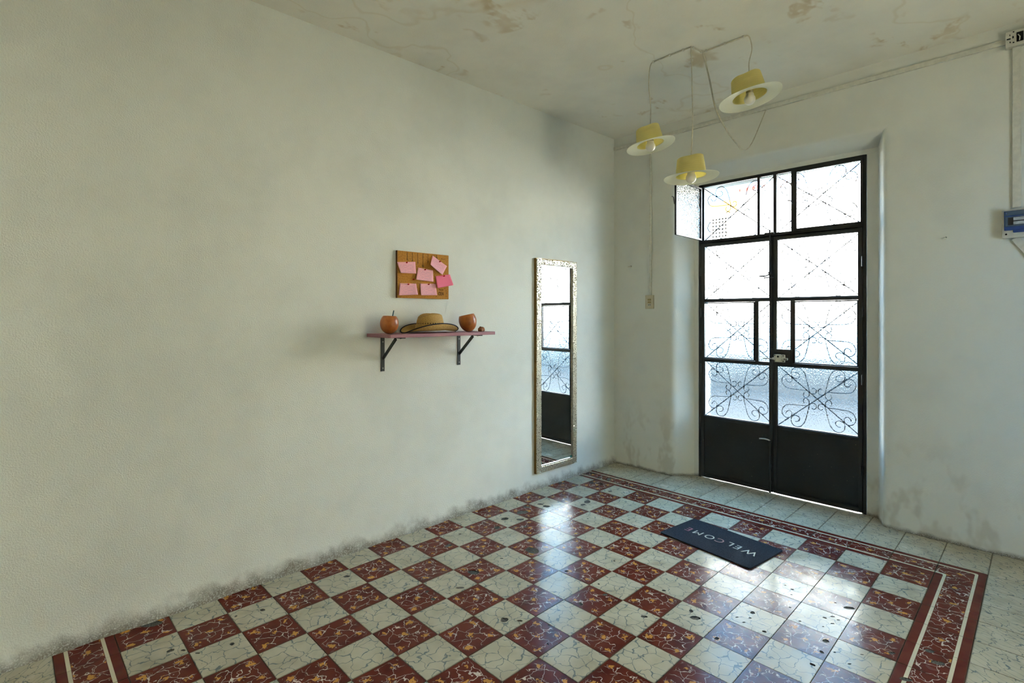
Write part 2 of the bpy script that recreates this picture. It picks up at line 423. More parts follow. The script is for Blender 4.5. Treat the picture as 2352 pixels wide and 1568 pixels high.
# ------------------------------------------------------------------ mesh helpers
class MB:
    def __init__(s): s.v = []; s.f = []; s.uv = {}
    def add(s, vs, fs, uvs=None):
        o = len(s.v); s.v += [tuple(q) for q in vs]
        s.f += [tuple(i + o for i in f) for f in fs]
        if uvs:
            for i, t in enumerate(uvs): s.uv[o + i] = t
        return s
    def box(s, x0, x1, y0, y1, z0, z1, M=None):
        vs = [Vector((x, y, z)) for x in (x0, x1) for y in (y0, y1) for z in (z0, z1)]
        if M is not None: vs = [M @ q for q in vs]
        return s.add(vs, [(0, 1, 3, 2), (4, 6, 7, 5), (0, 4, 5, 1), (2, 3, 7, 6), (0, 2, 6, 4), (1, 5, 7, 3)])
    def bar(s, a, b, w, h, up=(0, 0, 1)):
        a, b = Vector(a), Vector(b); d = (b - a); L = d.length; d.normalize()
        u = Vector(up)
        if abs(u.dot(d)) > 0.99: u = Vector((1, 0, 0))
        sd = d.cross(u).normalized(); u = sd.cross(d)
        M = Matrix.Translation(a) @ Matrix((d, sd, u)).transposed().to_4x4()
        return s.box(0, L, -w / 2, w / 2, -h / 2, h / 2, M)
    def tube(s, pts, r, n=8, flat=1.0, cap=True, up=(0.13, 0.27, 0.95)):
        pts = [Vector(q) for q in pts]; rings = []
        rr = r if hasattr(r, '__len__') else [r] * len(pts)
        prev = None
        for i, q in enumerate(pts):
            d = (pts[min(i + 1, len(pts) - 1)] - pts[max(i - 1, 0)]).normalized()
            if prev is None:
                a = d.cross(Vector(up))
                if a.length < 1e-3: a = d.cross(Vector((1, 0, 0)))
            else:
                a = prev - d * prev.dot(d)
            a.normalize(); prev = a
            b = d.cross(a)
            rings.append([q + (a * math.cos(t) + b * math.sin(t) * flat) * rr[i] for t in (2 * math.pi * k / n for k in range(n))])
        vs = [q for rg in rings for q in rg]; fs = []
        for i in range(len(pts) - 1):
            for k in range(n):
                k2 = (k + 1) % n
                fs.append((i * n + k, i * n + k2, (i + 1) * n + k2, (i + 1) * n + k))
        if cap:
            fs.append(tuple(range(n - 1, -1, -1))); fs.append(tuple((len(pts) - 1) * n + k for k in range(n)))
        return s.add(vs, fs)
    def surf(s, nu, nv, fn, close_u=True):
        """fn(u, v) -> xyz, u around 0..1, v 0..1"""
        cu = nu if close_u else nu + 1
        vs, uvs, fs = [], [], []
        for j in range(nv + 1):
            for i in range(nu + 1):
                vs.append(fn(i / nu, j / nv)); uvs.append((i / nu, j / nv))
        w = nu + 1
        for j in range(nv):
            for i in range(nu):
                fs.append((j * w + i, j * w + i + 1, (j + 1) * w + i + 1, (j + 1) * w + i))
        return s.add(vs, fs, uvs)
    def lathe(s, prof, n=32, c=(0, 0, 0)):
        def fn(u, v):
            k = v * (len(prof) - 1); i = min(int(k), len(prof) - 2); t = k - i
            r = prof[i][0] * (1 - t) + prof[i + 1][0] * t; z = prof[i][1] * (1 - t) + prof[i + 1][1] * t
            a = u * 2 * math.pi
            return (c[0] + r * math.cos(a), c[1] + r * math.sin(a), c[2] + z)
        return s.surf(n, len(prof) - 1, fn)
    def prism(s, poly, z0, z1, axis='z'):
        """closed 2D polygon extruded; axis z: (x,y); axis y: (x,z)"""
        n = len(poly)
        P = (lambda a, b, h: (a, b, h)) if axis == 'z' else (lambda a, b, h: (a, h, b))
        vs = [P(a, b, z0) for a, b in poly] + [P(a, b, z1) for a, b in poly]
        fs = [tuple(range(n - 1, -1, -1)), tuple(range(n, 2 * n))]
        fs += [(i, (i + 1) % n, n + (i + 1) % n, n + i) for i in range(n)]
        return s.add(vs, fs)
    def xform(s, M):
        s.v = [tuple(M @ Vector(q)) for q in s.v]; return s
    def mesh(s, name, mats, smooth=False):
        me = bpy.data.meshes.new(name)
        me.from_pydata(s.v, [], s.f)
        for m in (mats if isinstance(mats, (list, tuple)) else [mats]): me.materials.append(MAT[m])
        if s.uv:
            ul = me.uv_layers.new(name='UVMap')
            for lp in me.loops: ul.data[lp.index].uv = s.uv.get(lp.vertex_index, (0, 0))
        bm = bmesh.new(); bm.from_mesh(me)
        bmesh.ops.remove_doubles(bm, verts=bm.verts, dist=1e-6)
        bmesh.ops.recalc_face_normals(bm, faces=bm.faces)
        bm.to_mesh(me); bm.free()
        if smooth:
            for p in me.polygons: p.use_smooth = True
        return me
    def build(s, name, mats, parent=None, smooth=False, bevel=0.0, solid=0.0, subsurf=0):
        """verts are world coordinates (or parent-local when the parent is a placed root)"""
        if not s.v: return None
        xs = [[q[k] for q in s.v] for k in range(3)]
        c = Vector([(min(a) + max(a)) / 2 for a in xs])
        s.v = [tuple(Vector(q) - c) for q in s.v]
        o = bpy.data.objects.new(name, s.mesh(name, mats, smooth))
        o.location = c
        col.objects.link(o)
        if parent is not None:
            o.parent = parent
            o.matrix_parent_inverse = PINV.get(parent.name, Matrix.Identity(4))
        if solid:
            md = o.modifiers.new('thickness', 'SOLIDIFY'); md.thickness = solid; md.offset = -1
        if bevel:
            md = o.modifiers.new('soft_edges', 'BEVEL'); md.width = bevel; md.segments = 2; md.limit_method = 'ANGLE'
        if subsurf:
            md = o.modifiers.new('smooth', 'SUBSURF'); md.levels = subsurf; md.render_levels = subsurf
        PINV[o.name] = Matrix.Translation(-c) @ (o.matrix_parent_inverse if parent is not None else Matrix.Identity(4)) \
            if parent is None else Matrix.Translation(-c)
        return o
PINV = {}
def tag(o, label=None, cat=None, group=None, kind=None):
    if label: o['label'] = label
    if cat: o['category'] = cat
    if group: o['group'] = group
    if kind: o['kind'] = kind
    return o
def root(name, loc, label=None, cat=None, group=None, kind=None, rot=None):
    """Empty at the base of a thing. Unrotated roots take parts in world coordinates,
    rotated roots take parts in their own coordinates."""
    o = bpy.data.objects.new(name, None)
    o.empty_display_size = 0.05
    o.location = loc
    if rot is not None: o.rotation_euler = rot; PINV[o.name] = Matrix.Identity(4)
    else: PINV[o.name] = Matrix.Translation(-Vector(loc))
    col.objects.link(o)
    return tag(o, label, cat, group, kind)
def copy_tree(o, parent=None):
    c = o.copy(); col.objects.link(c)
    if parent is not None: c.parent = parent
    for ch in [q for q in bpy.data.objects if q.parent == o]: copy_tree(ch, c)
    return c

# ------------------------------------------------------------------ room shell
X0, YR = -3.4, -2.75
rng = random.Random(7)
# floor bed and tiles
fl = MB().box(X0, 2.20, YR, LW + 0.05, -0.06, -0.004).build('floor', 'grout')
tag(fl, kind='structure')

PITS = [(0.704, -0.579, 0.0226, 0.0184), (0.34, -0.277, 0.0102, 0.0146), (0.289, -0.285, 0.0064, 0.0063), (0.229, -0.369, 0.0104, 0.0086), (0.235, -0.279, 0.0072, 0.0046), (0.252, -0.241, 0.0073, 0.0047), (0.347, -0.575, 0.0118, 0.0162), (0.253, -0.584, 0.009, 0.0114), (0.14, -0.583, 0.0087, 0.0117), (0.45, -0.786, 0.013, 0.0125), (0.508, -0.559, 0.008, 0.006), (0.534, -0.522, 0.0073, 0.0078), (0.57, -0.545, 0.0091, 0.0063), (0.558, -0.57, 0.0063, 0.0046), (0.424, -0.452, 0.0072, 0.0055), (0.453, -0.537, 0.0053, 0.0035), (0.694, -0.336, 0.008, 0.0076), (0.712, -0.297, 0.0051, 0.0039), (0.637, -0.35, 0.0049, 0.0044), (0.709, -0.522, 0.0057, 0.0048), (0.511, -0.384, 0.0053, 0.0047), (0.289, -0.622, 0.0049, 0.005), (0.353, -0.703, 0.0065, 0.0037), (0.25, -0.683, 0.0079, 0.0047), (0.175, -0.261, 0.0044, 0.003), (-0.171, 0.324, 0.0105, 0.0137), (-0.02, 0.291, 0.0128, 0.0147), (0.168, 0.521, 0.0088, 0.0082), (-0.047, 0.058, 0.0137, 0.0126), (0.15, -0.071, 0.0102, 0.0131), (0.111, -0.111, 0.0218, 0.0219), (0.223, 0.109, 0.009, 0.0083), (0.034, -0.245, 0.0102, 0.011), (0.041, 0.375, 0.0061, 0.0079), (0.308, 0.464, 0.0067, 0.0071), (-0.343, 0.914, 0.0321, 0.026), (-0.492, 0.843, 0.0212, 0.0108), (-0.562, 0.837, 0.0059, 0.0044), (-0.522, 0.485, 0.0217, 0.0185), (-0.476, 0.431, 0.0108, 0.0092), (-0.651, 0.851, 0.0107, 0.0142), (-0.631, 0.929, 0.009, 0.0075), (-0.225, 0.726, 0.0042, 0.0062), (0.025, 0.575, 0.0108, 0.0087), (-0.124, 0.928, 0.0102, 0.0068), (-0.407, 0.317, 0.0053, 0.006), (-0.51, 0.233, 0.0042, 0.0066), (0.073, 0.876, 0.0412, 0.048), (0.283, 1.33, 0.0251, 0.0282), (0.349, 1.248, 0.0225, 0.0229), (0.657, 1.347, 0.0189, 0.0223), (0.658, 1.288, 0.0224, 0.0291), (0.45, 1.326, 0.0388, 0.0382), (0.547, 1.377, 0.0266, 0.026), (0.871, 1.121, 0.0188, 0.0207), (0.941, 1.137, 0.0263, 0.0336), (0.29, 1.141, 0.0145, 0.0142), (0.147, 1.257, 0.0216, 0.0259), (-0.241, 1.267, 0.0199, 0.022), (-0.086, 1.351, 0.0093, 0.0111), (-0.847, 1.35, 0.0137, 0.014), (1.252, 1.153, 0.0174, 0.0154), (1.499, 1.337, 0.0234, 0.0347), (0.687, 0.939, 0.0075, 0.0077), (0.872, 0.735, 0.0075, 0.0064), (-1.651, 1.286, 0.0128, 0.0132), (-1.612, 1.251, 0.0091, 0.0076), (-1.456, 1.156, 0.0099, 0.0108), (-1.575, 1.189, 0.009, 0.0056), (-1.276, 1.331, 0.0145, 0.011), (-1.381, 1.363, 0.0068, 0.0082), (0.577, -0.891, 0.0189, 0.013), (0.506, -0.925, 0.0233, 0.0166), (0.302, -0.853, 0.0213, 0.0138), (-1.668, 1.560, 0.038, 0.030)]
CA, SA = math.cos(YAW), math.sin(YAW)
def pit_poly(px, py, rw, rd, k=13):
    """irregular oval; rw across the view, rd in depth (both metres on the floor)"""
    out = []
    ph = rng.random() * 6
    for i in range(k):
        a = 2 * math.pi * i / k
        j = 1 + 0.16 * math.sin(2 * a + ph) + rng.uniform(-0.13, 0.13)
        u, w = rw * j * math.cos(a), rd * 0.85 * j * math.sin(a)
        out.append((px + SA * u + CA * w, py - CA * u + SA * w))
    return out
PIT_POLYS = [((q[0], q[1]), max(q[2], q[3]), pit_poly(*q)) for q in PITS]
# one long gouge
PIT_POLYS.append(((0.299, -0.712), 0.045, [(0.299 + 0.004 * math.sin(a * 2) + 0.013 * math.cos(a) * (1.3 if math.sin(a) < 0 else .8), -0.712 + 0.042 * math.sin(a)) for a in (2 * math.pi * k / 14 for k in range(14))]))

def tile_mesh(w, d, holes, mat):
    """top sits at z=0 with softened edges; holes are local polygons sunk into the tile"""
    bm = bmesh.new()
    e, th = 0.0009, 0.012
    top = [bm.verts.new(q) for q in ((-w / 2 + e, -d / 2 + e, 0), (w / 2 - e, -d / 2 + e, 0), (w / 2 - e, d / 2 - e, 0), (-w / 2 + e, d / 2 - e, 0))]
    mid = [bm.verts.new(q) for q in ((-w / 2, -d / 2, -e), (w / 2, -d / 2, -e), (w / 2, d / 2, -e), (-w / 2, d / 2, -e))]
    low = [bm.verts.new((q.co.x, q.co.y, -th)) for q in mid]
    for a, b in ((top, mid), (mid, low)):
        for k in range(4): bm.faces.new((b[k], b[(k + 1) % 4], a[(k + 1) % 4], a[k]))
    if not holes:
        bm.faces.new(top)
    else:
        edges = [bm.edges.get((top[k], top[(k + 1) % 4])) for k in range(4)]
        loops = []
        for poly in holes:
            vs = [bm.verts.new((x, y, 0)) for x, y in poly]
            loops.append(vs)
            edges += [bm.edges.new((vs[k], vs[(k + 1) % len(vs)])) for k in range(len(vs))]
        bmesh.ops.triangle_fill(bm, use_beauty=True, use_dissolve=False, edges=edges)
        for vs in loops:
            n = len(vs)
            cx = sum(q.co.x for q in vs) / n; cy = sum(q.co.y for q in vs) / n
            lo = [bm.verts.new((cx + (q.co.x - cx) * 0.9, cy + (q.co.y - cy) * 0.9, -0.0028)) for q in vs]
            for k in range(n):
                bm.faces.new((vs[k], vs[(k + 1) % n], lo[(k + 1) % n], lo[k])).material_index = 1
            bm.faces.new(lo).material_index = 1
    bmesh.ops.recalc_face_normals(bm, faces=bm.faces)
    me = bpy.data.meshes.new('tile')
    bm.to_mesh(me); bm.free()
    me.materials.append(MAT[mat]); me.materials.append(MAT['cement'])
    return me
TILE_CACHE = {}
GAP = 0.0016
def tile_kind(i, j):
    if i == 7 and j == 4: return 'tile_border_corner_far'
    if i == -10 and j == 4: return 'tile_border_corner_near'
    if (i == 7 or i == -10) and j < 4: return 'tile_border_across'
    if j == 4 and -10 < i < 7: return 'tile_border_along'
    if -10 < i < 7 and j < 4: return 'tile_red' if (i + j) % 2 else 'tile_white'
    return 'tile_white_streaked'
def tile_rect(i, j):
    x0, x1 = i * T + GAP / 2, (i + 1) * T - GAP / 2
    y0, y1 = -(j + 1) * TY + GAP / 2, -j * TY - GAP / 2
    return max(x0, X0), x1, max(y0, YR), min(y1, LW - 0.003)
def lay_tile(i, j):
    mat = tile_kind(i, j)
    x0, x1, y0, y1 = tile_rect(i, j)
    if i == 9 and not -5 <= j <= 2: x1 = min(x1, DW - 0.003)
    if i == 10: x1 = 2.155
    w, d = x1 - x0, y1 - y0
    if w < 0.01 or d < 0.01: return
    cx, cy = (x0 + x1) / 2, (y0 + y1) / 2
    holes = []
    for c, r, poly in PIT_POLYS:
        if x0 < c[0] < x1 and y0 < c[1] < y1:
            if any((c[0] - h[0][0]) ** 2 + (c[1] - h[0][1]) ** 2 < (r + h[1]) ** 2 * 1.25 for h in holes): continue
            m = 0.004
            pl = [(min(max(x, x0 + m), x1 - m) - cx, min(max(y, y0 + m), y1 - m) - cy) for x, y in poly]
            if len(set((round(a, 5), round(b, 5)) for a, b in pl)) < len(pl):   # clamped onto the edge: keep it inside instead
                pl = [(max(min(x, x1 - m - .0004 * k), x0 + m + .0004 * k) - cx, max(min(y, y1 - m - .0004 * k), y0 + m + .0004 * k) - cy) for k, (x, y) in enumerate(poly)]
            holes.append((c, r, pl))
    key = (round(w, 4), round(d, 4), mat)
    if holes: me = tile_mesh(w, d, [h[2] for h in holes], mat)
    else:
        if key not in TILE_CACHE: TILE_CACHE[key] = tile_mesh(w, d, [], mat)
        me = TILE_CACHE[key]
    o = bpy.data.objects.new('tile', me)
    o.location = (cx, cy, rng.uniform(-0.0004, 0.0004))
    o.rotation_euler = (rng.uniform(-1, 1) * 0.0022, rng.uniform(-1, 1) * 0.0022, 0)
    col.objects.link(o)
    o.parent = fl
    o.matrix_parent_inverse = PINV[fl.name]
done = set()
def lay(i, j):
    if (i, j) not in done and len(done) < 300:
        done.add((i, j)); lay_tile(i, j)
for i in range(-9, 7):
    for j in range(-8, 4): lay(i, j)
for j in range(-8, 5): lay(7, j)
for i in range(-10, 7): lay(i, 4)
for j in range(-8, 4): lay(-10, j)
for j in range(-8, 9): lay(8, j)
for j in range(-8, 9): lay(9, j)
for j in range(-5, 3): lay(10, j)
for i in range(7, -4, -1):
    for j in (5, 6): lay(i, j)
for j in range(-8, -5): lay(-11, j)
rest = MB()
for i in range(-17, 10):
    for j in range(-8, 14):
        if (i, j) in done: continue
        x0, x1, y0, y1 = tile_rect(i, j)
        if i == 9: x1 = DW - 0.003
        if x1 - x0 > 0.01 and y1 - y0 > 0.01: rest.box(x0, x1, y0, y1, -0.012, 0)
ro = rest.build('floor_tiles', 'tile_white_far', fl)
ro['kind'] = 'stuff'

# left wall with its flared, uneven plaster foot
wl = MB()
prof = [(LW, 3.06), (LW, 2.0), (LW, 1.0), (LW, 0.30), (LW, 0.13), (LW - 0.003, 0.085), (LW - 0.009, 0.05), (LW - 0.017, 0.022), (LW - 0.022, 0.0)]
NX = 140
def wl_fn(u, v):
    k = v * (len(prof) - 1); i = min(int(round(k)), len(prof) - 1)
    y, z = prof[i]
    x = X0 + (2.0 - X0) * u
    w = (math.sin(x * 9.1) + math.sin(x * 23.7 + 1) * 0.6 + math.sin(x * 51 + 2) * 0.35) * 0.004
    if 0 < z < 0.2: z = z + w * 1.2
    if z < 0.12: y = y + w * (0.12 - z) / 0.12
    return (x, y, z)
wl.surf(NX, len(prof) - 1, wl_fn, close_u=False)
wl.box(X0, 2.0, LW + 0.03, LW + 0.2, 0, 3.06)
wlo = wl.build('wall_left', 'plaster_left', smooth=True)
tag(wlo, kind='structure')

# front (door) wall: two piers with splayed, rounded reveals, and the lintel
wf = MB()
def arc(p0, p1, p2, n=5):
    return [((1 - t) ** 2 * p0[0] + 2 * t * (1 - t) * p1[0] + t * t * p2[0], (1 - t) ** 2 * p0[1] + 2 * t * (1 - t) * p1[1] + t * t * p2[1]) for t in (k / n for k in range(n + 1))]
OY0, OY1 = 0.848, -0.368       # frame opening
left = [(DW, LW + 0.1), (DW, 1.30)] + arc((DW, 1.085), (DW, 1.015), (1.997, 0.983)) + [(2.112, 0.885), (2.112, OY0), (2.34, OY0), (2.34, LW + 0.1)]
wf.prism(left, 0, 3.06)
right = [(2.34, YR), (2.34, OY1), (2.112, OY1), (2.112, -0.432)] + arc((1.99, -0.478), (DW, -0.487), (DW, -0.53)) + [(DW, YR)]
wf.prism(right, 0, 3.06)
lint = [(DW, 3.06), (DW, 2.63)] + arc((DW, 2.615), (DW, 2.594), (1.975, 2.585)) + [(2.110, 2.520), (2.110, 2.488), (2.335, 2.488), (2.335, 3.06)]
wf.prism(lint, -0.53, 1.085, axis='y')
wfo = wf.build('wall_front', 'plaster_front')
tag(wfo, kind='structure')
for pgn in wfo.data.polygons: pgn.use_smooth = True
wfo.data.set_sharp_from_angle(angle=math.radians(32))

SX0, SX1, SZ0, SZ1 = -0.4, 0.4, 0.5, 2.0       # unseen opening added to let fill light in
wr = MB().box(X0, SX0, YR - 0.2, YR, 0, 3.06).box(SX1, 2.34, YR - 0.2, YR, 0, 3.06).box(SX0, SX1, YR - 0.2, YR, 0, SZ0).box(SX0, SX1, YR - 0.2, YR, SZ1, 3.06).build('wall_right', 'plaster_plain'); tag(wr, kind='structure')
tag(MB().box(X0 - 0.2, X0, YR - 0.2, LW + 0.2, 0, 3.06).build('wall_back', 'plaster_plain'), kind='structure')
ce = MB()
ce.add([(X0 - 0.2, YR - 0.2, ceil_z(X0 - 0.2)), (2.34, YR - 0.2, ceil_z(2.34)), (2.34, LW + 0.2, ceil_z(2.34)), (X0 - 0.2, LW + 0.2, ceil_z(X0 - 0.2)),
        (X0 - 0.2, YR - 0.2, 3.25), (2.34, YR - 0.2, 3.25), (2.34, LW + 0.2, 3.25), (X0 - 0.2, LW + 0.2, 3.25)],
       [(0, 1, 2, 3), (4, 5, 6, 7), (0, 1, 5, 4), (1, 2, 6, 5), (2, 3, 7, 6), (3, 0, 4, 7)])
tag(ce.build('ceiling', 'plaster_ceiling'), kind='structure')
# street side wall of this house, unseen parapet added to shade the street
tag(MB().box(2.14, 2.34, -7, 7, 3.25, 4.0).box(2.14, 2.34, LW + 0.2, 7, -0.1, 3.25).box(2.14, 2.34, -7, YR - 0.2, -0.1, 3.25).build('wall_street_side', 'plaster_plain'), kind='structure')

# ------------------------------------------------------------------ outside
tag(MB().box(2.2, 30, -14, 18, -0.3, -0.10).build('street_pavement', 'pavement'), kind='structure')
tag(MB().box(2.16, 3.3, -7, 7, -0.12, -0.02).build('sidewalk', 'pavement'), kind='structure')
FX = 8.5
bl = root('building', (FX, 3.0, -0.1), 'white house with ochre cornice across the street, seen through the open top pane', 'building')
fac = MB()
WY0, WY1, WZ0, WZ1 = 3.32, 4.25, 1.3, 3.42
fac.box(FX, FX + 0.3, -14, WY0, -0.1, 3.50).box(FX, FX + 0.3, WY1, 18, -0.1, 3.50).box(FX, FX + 0.3, WY0, WY1, -0.1, WZ0).box(FX, FX + 0.3, WY0, WY1, WZ1, 3.50)
fac.build('wall', 'facade_white', bl)
MB().box(FX - 0.04, FX + 0.3, 3.12, 18, 3.50, 3.74).build('cornice', 'cornice_ochre', bl)
MB().box(FX - 0.04, FX + 0.3, -14, 3.12, 3.50, 3.74).build('cornice', 'facade_white', bl)
for k in range(7):
    MB().prism([(FX - 0.12, 3.85), (FX + 0.25, 3.97), (FX + 0.25, 4.02), (FX - 0.12, 3.90)], 2.2 + k * 0.14, 2.32 + k * 0.14, axis='y').build('roof_tile', 'brick_red', bl)
MB().box(FX, FX + 0.3, 2.1, 3.12, 3.74, 3.88).build('parapet', 'facade_white', bl)
MB().box(FX - 0.02, FX, -14, 18, -0.1, 0.58).build('shade_band', 'shade_band_tone', bl)  # dark band added so the view through the lower panes looks shaded
wi = MB().box(FX + 0.16, FX + 0.2, WY0, WY1, WZ0, WZ1).build('window', 'far_window_dark', bl)
for k in range(15):
    y = WY0 + (WY1 - WY0) * k / 14
    MB().box(FX - 0.03, FX - 0.01, y - 0.012, y + 0.012, WZ0, WZ1).build('bar', 'facade_white', wi)
for k in range(30):
    z = WZ0 + (WZ1 - WZ0) * k / 29
    MB().box(FX - 0.015, FX + 0.005, WY0, WY1, z - 0.012, z + 0.012).build('bar', 'facade_white', wi)
tag(MB().box(X0 - 0.2, 2.14, -7, YR - 0.2, -0.06, 0.0).build('bounce_floor', 'bounce_floor'), kind='structure')  # unseen ground added to bounce sun up to the ceiling
tag(MB().box(X0 - 0.2, 2.14, -7.2, -7.0, 0, 3.2).build('bounce_wall', 'helper_ochre'), kind='structure')  # unseen wall added to send warm light into the room
tag(MB().box(X0 - 0.2, 2.14, -4.5, YR - 0.2, 2.25, 2.35).build('sky_block', 'helper_ochre'), kind='structure')  # unseen overhang added to keep sky light out of the side opening

# ------------------------------------------------------------------ the iron street door
YL, YRr, YC = 0.845, -0.364, 0.244
ROWS = [0.515, 1.003, 1.498, 1.990]
FXD = 2.112      # room side face of the leaves
fr = root('trim_1', (DP, YC, 0), kind='structure')
fb = MB()
fb.box(FXD + .004, 2.15, YL - 0.020, YL, 0, 2.487).box(FXD + .004, 2.15, YRr, YRr + 0.020, 0, 2.487)
fb.box(FXD + .004, 2.15, YRr + 0.02, YL - 0.02, 2.464, 2.487).box(FXD - .002, 2.15, YRr + 0.02, YL - 0.02, 1.990, 2.014)
fb.box(2.143, 2.15, YL - 0.034, YL - 0.02, 0, 2.464).box(2.143, 2.15, YRr + 0.02, YRr + 0.034, 0, 2.464).box(2.143, 2.15, YRr + 0.02, YL - 0.02, 1.975, 1.990)
fb.build('door_frame', 'black_paint', fr, bevel=0.0015)

# scroll work: normalised control points of the two S-scrolls of one quadrant
def smooth_pts(P, n=5):
    out = []
    for i in range(len(P) - 1):
        p0, p1, p2, p3 = P[max(i - 1, 0)], P[i], P[i + 1], P[min(i + 2, len(P) - 1)]
        for k in range(n):
            t = k / n
            out.append(tuple(0.5 * (2 * b + (c - a) * t + (2 * a - 5 * b + 4 * c - d) * t * t + (3 * b - a - 3 * c + d) * t ** 3) for a, b, c, d in zip(p0, p1, p2, p3)))
    out.append(P[-1]); return out
def norm(pts):
    out = []
    for x, y in pts:
        y2 = y + 0.165 * (x - 1405)
        out.append(((x - 1405) / 705, (775 - y2) / 545))
    return out
S1 = norm([(1190, 715), (1170, 770), (1215, 806), (1270, 750), (1262, 690), (1225, 676), (1150, 686), (1030, 702), (900, 712), (832, 682), (796, 600), (830, 520), (900, 483), (955, 500), (975, 555), (940, 605), (890, 600), (865, 560)])
S2 = norm([(1315, 630), (1350, 605), (1390, 632), (1375, 690), (1322, 710), (1280, 690), (1258, 610), (1230, 500), (1192, 390), (1130, 328), (1060, 320), (985, 368), (962, 450), (985, 503), (1050, 515), (1104, 478), (1102, 430), (1062, 408), (1030, 414)])
def grille(parent, y0, y1, z0, z1, xg=2.158):
    """diagonal cross with eight scrolls; y0>y1 left to right as seen from the room"""
    cy, cz, a, b = (y0 + y1) / 2, (z0 + z1) / 2, (y0 - y1) / 2, (z1 - z0) / 2
    m = MB()
    m.tube([(xg, y0, z1), (xg, y1, z0)], 0.0038, 6).tube([(xg + .006, y0, z0), (xg + .006, y1, z1)], 0.0038, 6)
    go = m.build('grille', 'iron', parent)
    for sx in (1, -1):
        for sz in (1, -1):
            for S in (S1, S2):
                pts = [(xg - 0.002, cy - sx * u * a, cz + sz * v * b) for u, v in smooth_pts(S, 3)]
                MB().tube(pts, 0.0030, 5).build('scroll', 'iron', go, smooth=True)
def cast_face(o):
    """the room side (-x) of a sheet carries the pebbled pattern"""
    for f in o.data.polygons:
        if f.normal.x < -0.5: f.material_index = 1
def pane(parent, y0, y1, z0, z1, x=2.128, th=0.004):
    o = MB().box(x, x + th, y1, y0, z0, z1).build('pane', ['clear_glass', 'pebbled_glass'], parent)
    cast_face(o)
    return o

def leaf(name, yl, yr, sub, label):
    lf = root(name, (DP, (yl + yr) / 2, 0.02), kind='structure')
    st = 0.024
    Z0 = 0.008
    fm = MB()
    fm.box(FXD, 2.142, yl - st, yl, Z0, 1.984).box(FXD, 2.142, yr, yr + st, Z0, 1.984)
    fm.box(FXD, 2.142, yr + st, yl - st, 1.962, 1.984)
    for z in ROWS[:3]: fm.box(FXD, 2.142, yr + st, yl - st, z - 0.012, z + 0.012)
    fm.box(FXD - 0.002, 2.142, yr + st, yl - st, Z0, Z0 + 0.030)
    fm.box(FXD, 2.142, sub - 0.014, sub + 0.014, ROWS[1] + .012, ROWS[2] - .012)
    if name == 'door_1': fm.box(2.1425, 2.147, yr - 0.012, yr + 0.010, Z0, 1.984)
    fm.build('frame', 'black_paint', lf, bevel=0.002)
    MB().box(2.122, 2.126, yr + st, yl - st, Z0 + 0.03, ROWS[0] - 0.012).build('kick_panel', 'black_paint', lf)
    iy0, iy1 = yl - st, yr + st
    pane(lf, iy0, iy1, ROWS[0] + .012, ROWS[1] - .012)
    pane(lf, iy0, sub + .014, ROWS[1] + .012, ROWS[2] - .012)
    pane(lf, sub - .014, iy1, ROWS[1] + .012, ROWS[2] - .012)
    pane(lf, iy0, iy1, ROWS[2] + .012, 1.962)
    # glazing beads
    for (a, b, c, d) in ((iy0, iy1, ROWS[0] + .012, ROWS[1] - .012), (iy0, iy1, ROWS[2] + .012, 1.962)):
        gb = MB()
        gb.box(2.119, 2.128, a - .006, a, c, d).box(2.119, 2.128, b, b + .006, c, d).box(2.119, 2.128, b, a, c, c + .006).box(2.119, 2.128, b, a, d - .006, d)
        gb.build('glazing_bead', 'black_paint', lf)
    for k in range(4):
        lo = ROWS[k] + .005 if k < 3 else None
        if lo is not None: grille(lf, yl - .01, yr + .01, lo, (ROWS[k + 1] if k < 2 else 1.975) - .005)
    return lf
# opening casement frame inside row three of each leaf
def casement(lf, y0, y1, hinge_left):
    z0, z1 = ROWS[1] + .014, ROWS[2] - .014
    c = MB()
    w = 0.008
    c.box(FXD - .008, FXD + .002, y1, y0, z0, z0 + w).box(FXD - .008, FXD + .002, y1, y0, z1 - w, z1)
    c.box(FXD - .008, FXD + .002, y0 - w, y0, z0, z1).box(FXD - .008, FXD + .002, y1, y1 + w, z0, z1)
    c.build('casement_frame', 'black_paint', lf, bevel=0.001)
d1 = leaf('door_1', YL - 0.022, YC + 0.002, 0.366, '')
casement(d1, YL - 0.046, 0.380, True)
d2 = leaf('door_2', YC - 0.002, YRr + 0.022, 0.107, '')
casement(d2, 0.093, YRr + 0.046, False)
# hinges
for lf, y in ((d1, YL - 0.021), (d2, YRr + 0.021)):
    for z in (0.30, 0.93, 1.12, 1.40, 1.75):
        MB().tube([(FXD - .006, y, z - 0.035), (FXD - .006, y, z + 0.035)], 0.0075, 8).build('hinge', 'black_paint', lf)
# upright bolt with lever at the meeting stile
bo = MB()
bo.tube([(2.094, 0.262, 2.04), (2.094, 0.262, 1.70)], 0.006, 8)
bo.tube([(2.094, 0.262, 1.705), (2.092, 0.270, 1.690), (2.086, 0.290, 1.682), (2.08, 0.335, 1.682)], 0.0055, 8)
bo.box(2.088, 2.114, 0.252, 0.272, 1.70, 1.715).box(2.090, 2.114, 0.232, 0.300, 2.002, 2.018)
bo.build('bolt', 'iron', d1, smooth=False)
MB().tube([(2.106, 0.236, 1.668), (2.086, 0.262, 1.668), (2.083, 0.298, 1.668), (2.083, 0.300, 1.678)], 0.005, 8).build('bolt_rest', 'iron', d1)
bo = MB()
bo.tube([(2.10, 0.262, 0.41), (2.10, 0.262, 0.006)], 0.0075, 8)
bo.box(2.098, 2.114, 0.252, 0.274, 0.20, 0.22).box(2.098, 2.114, 0.252, 0.274, 0.075, 0.095)
bo.build('foot_bolt', 'black_paint', d1)
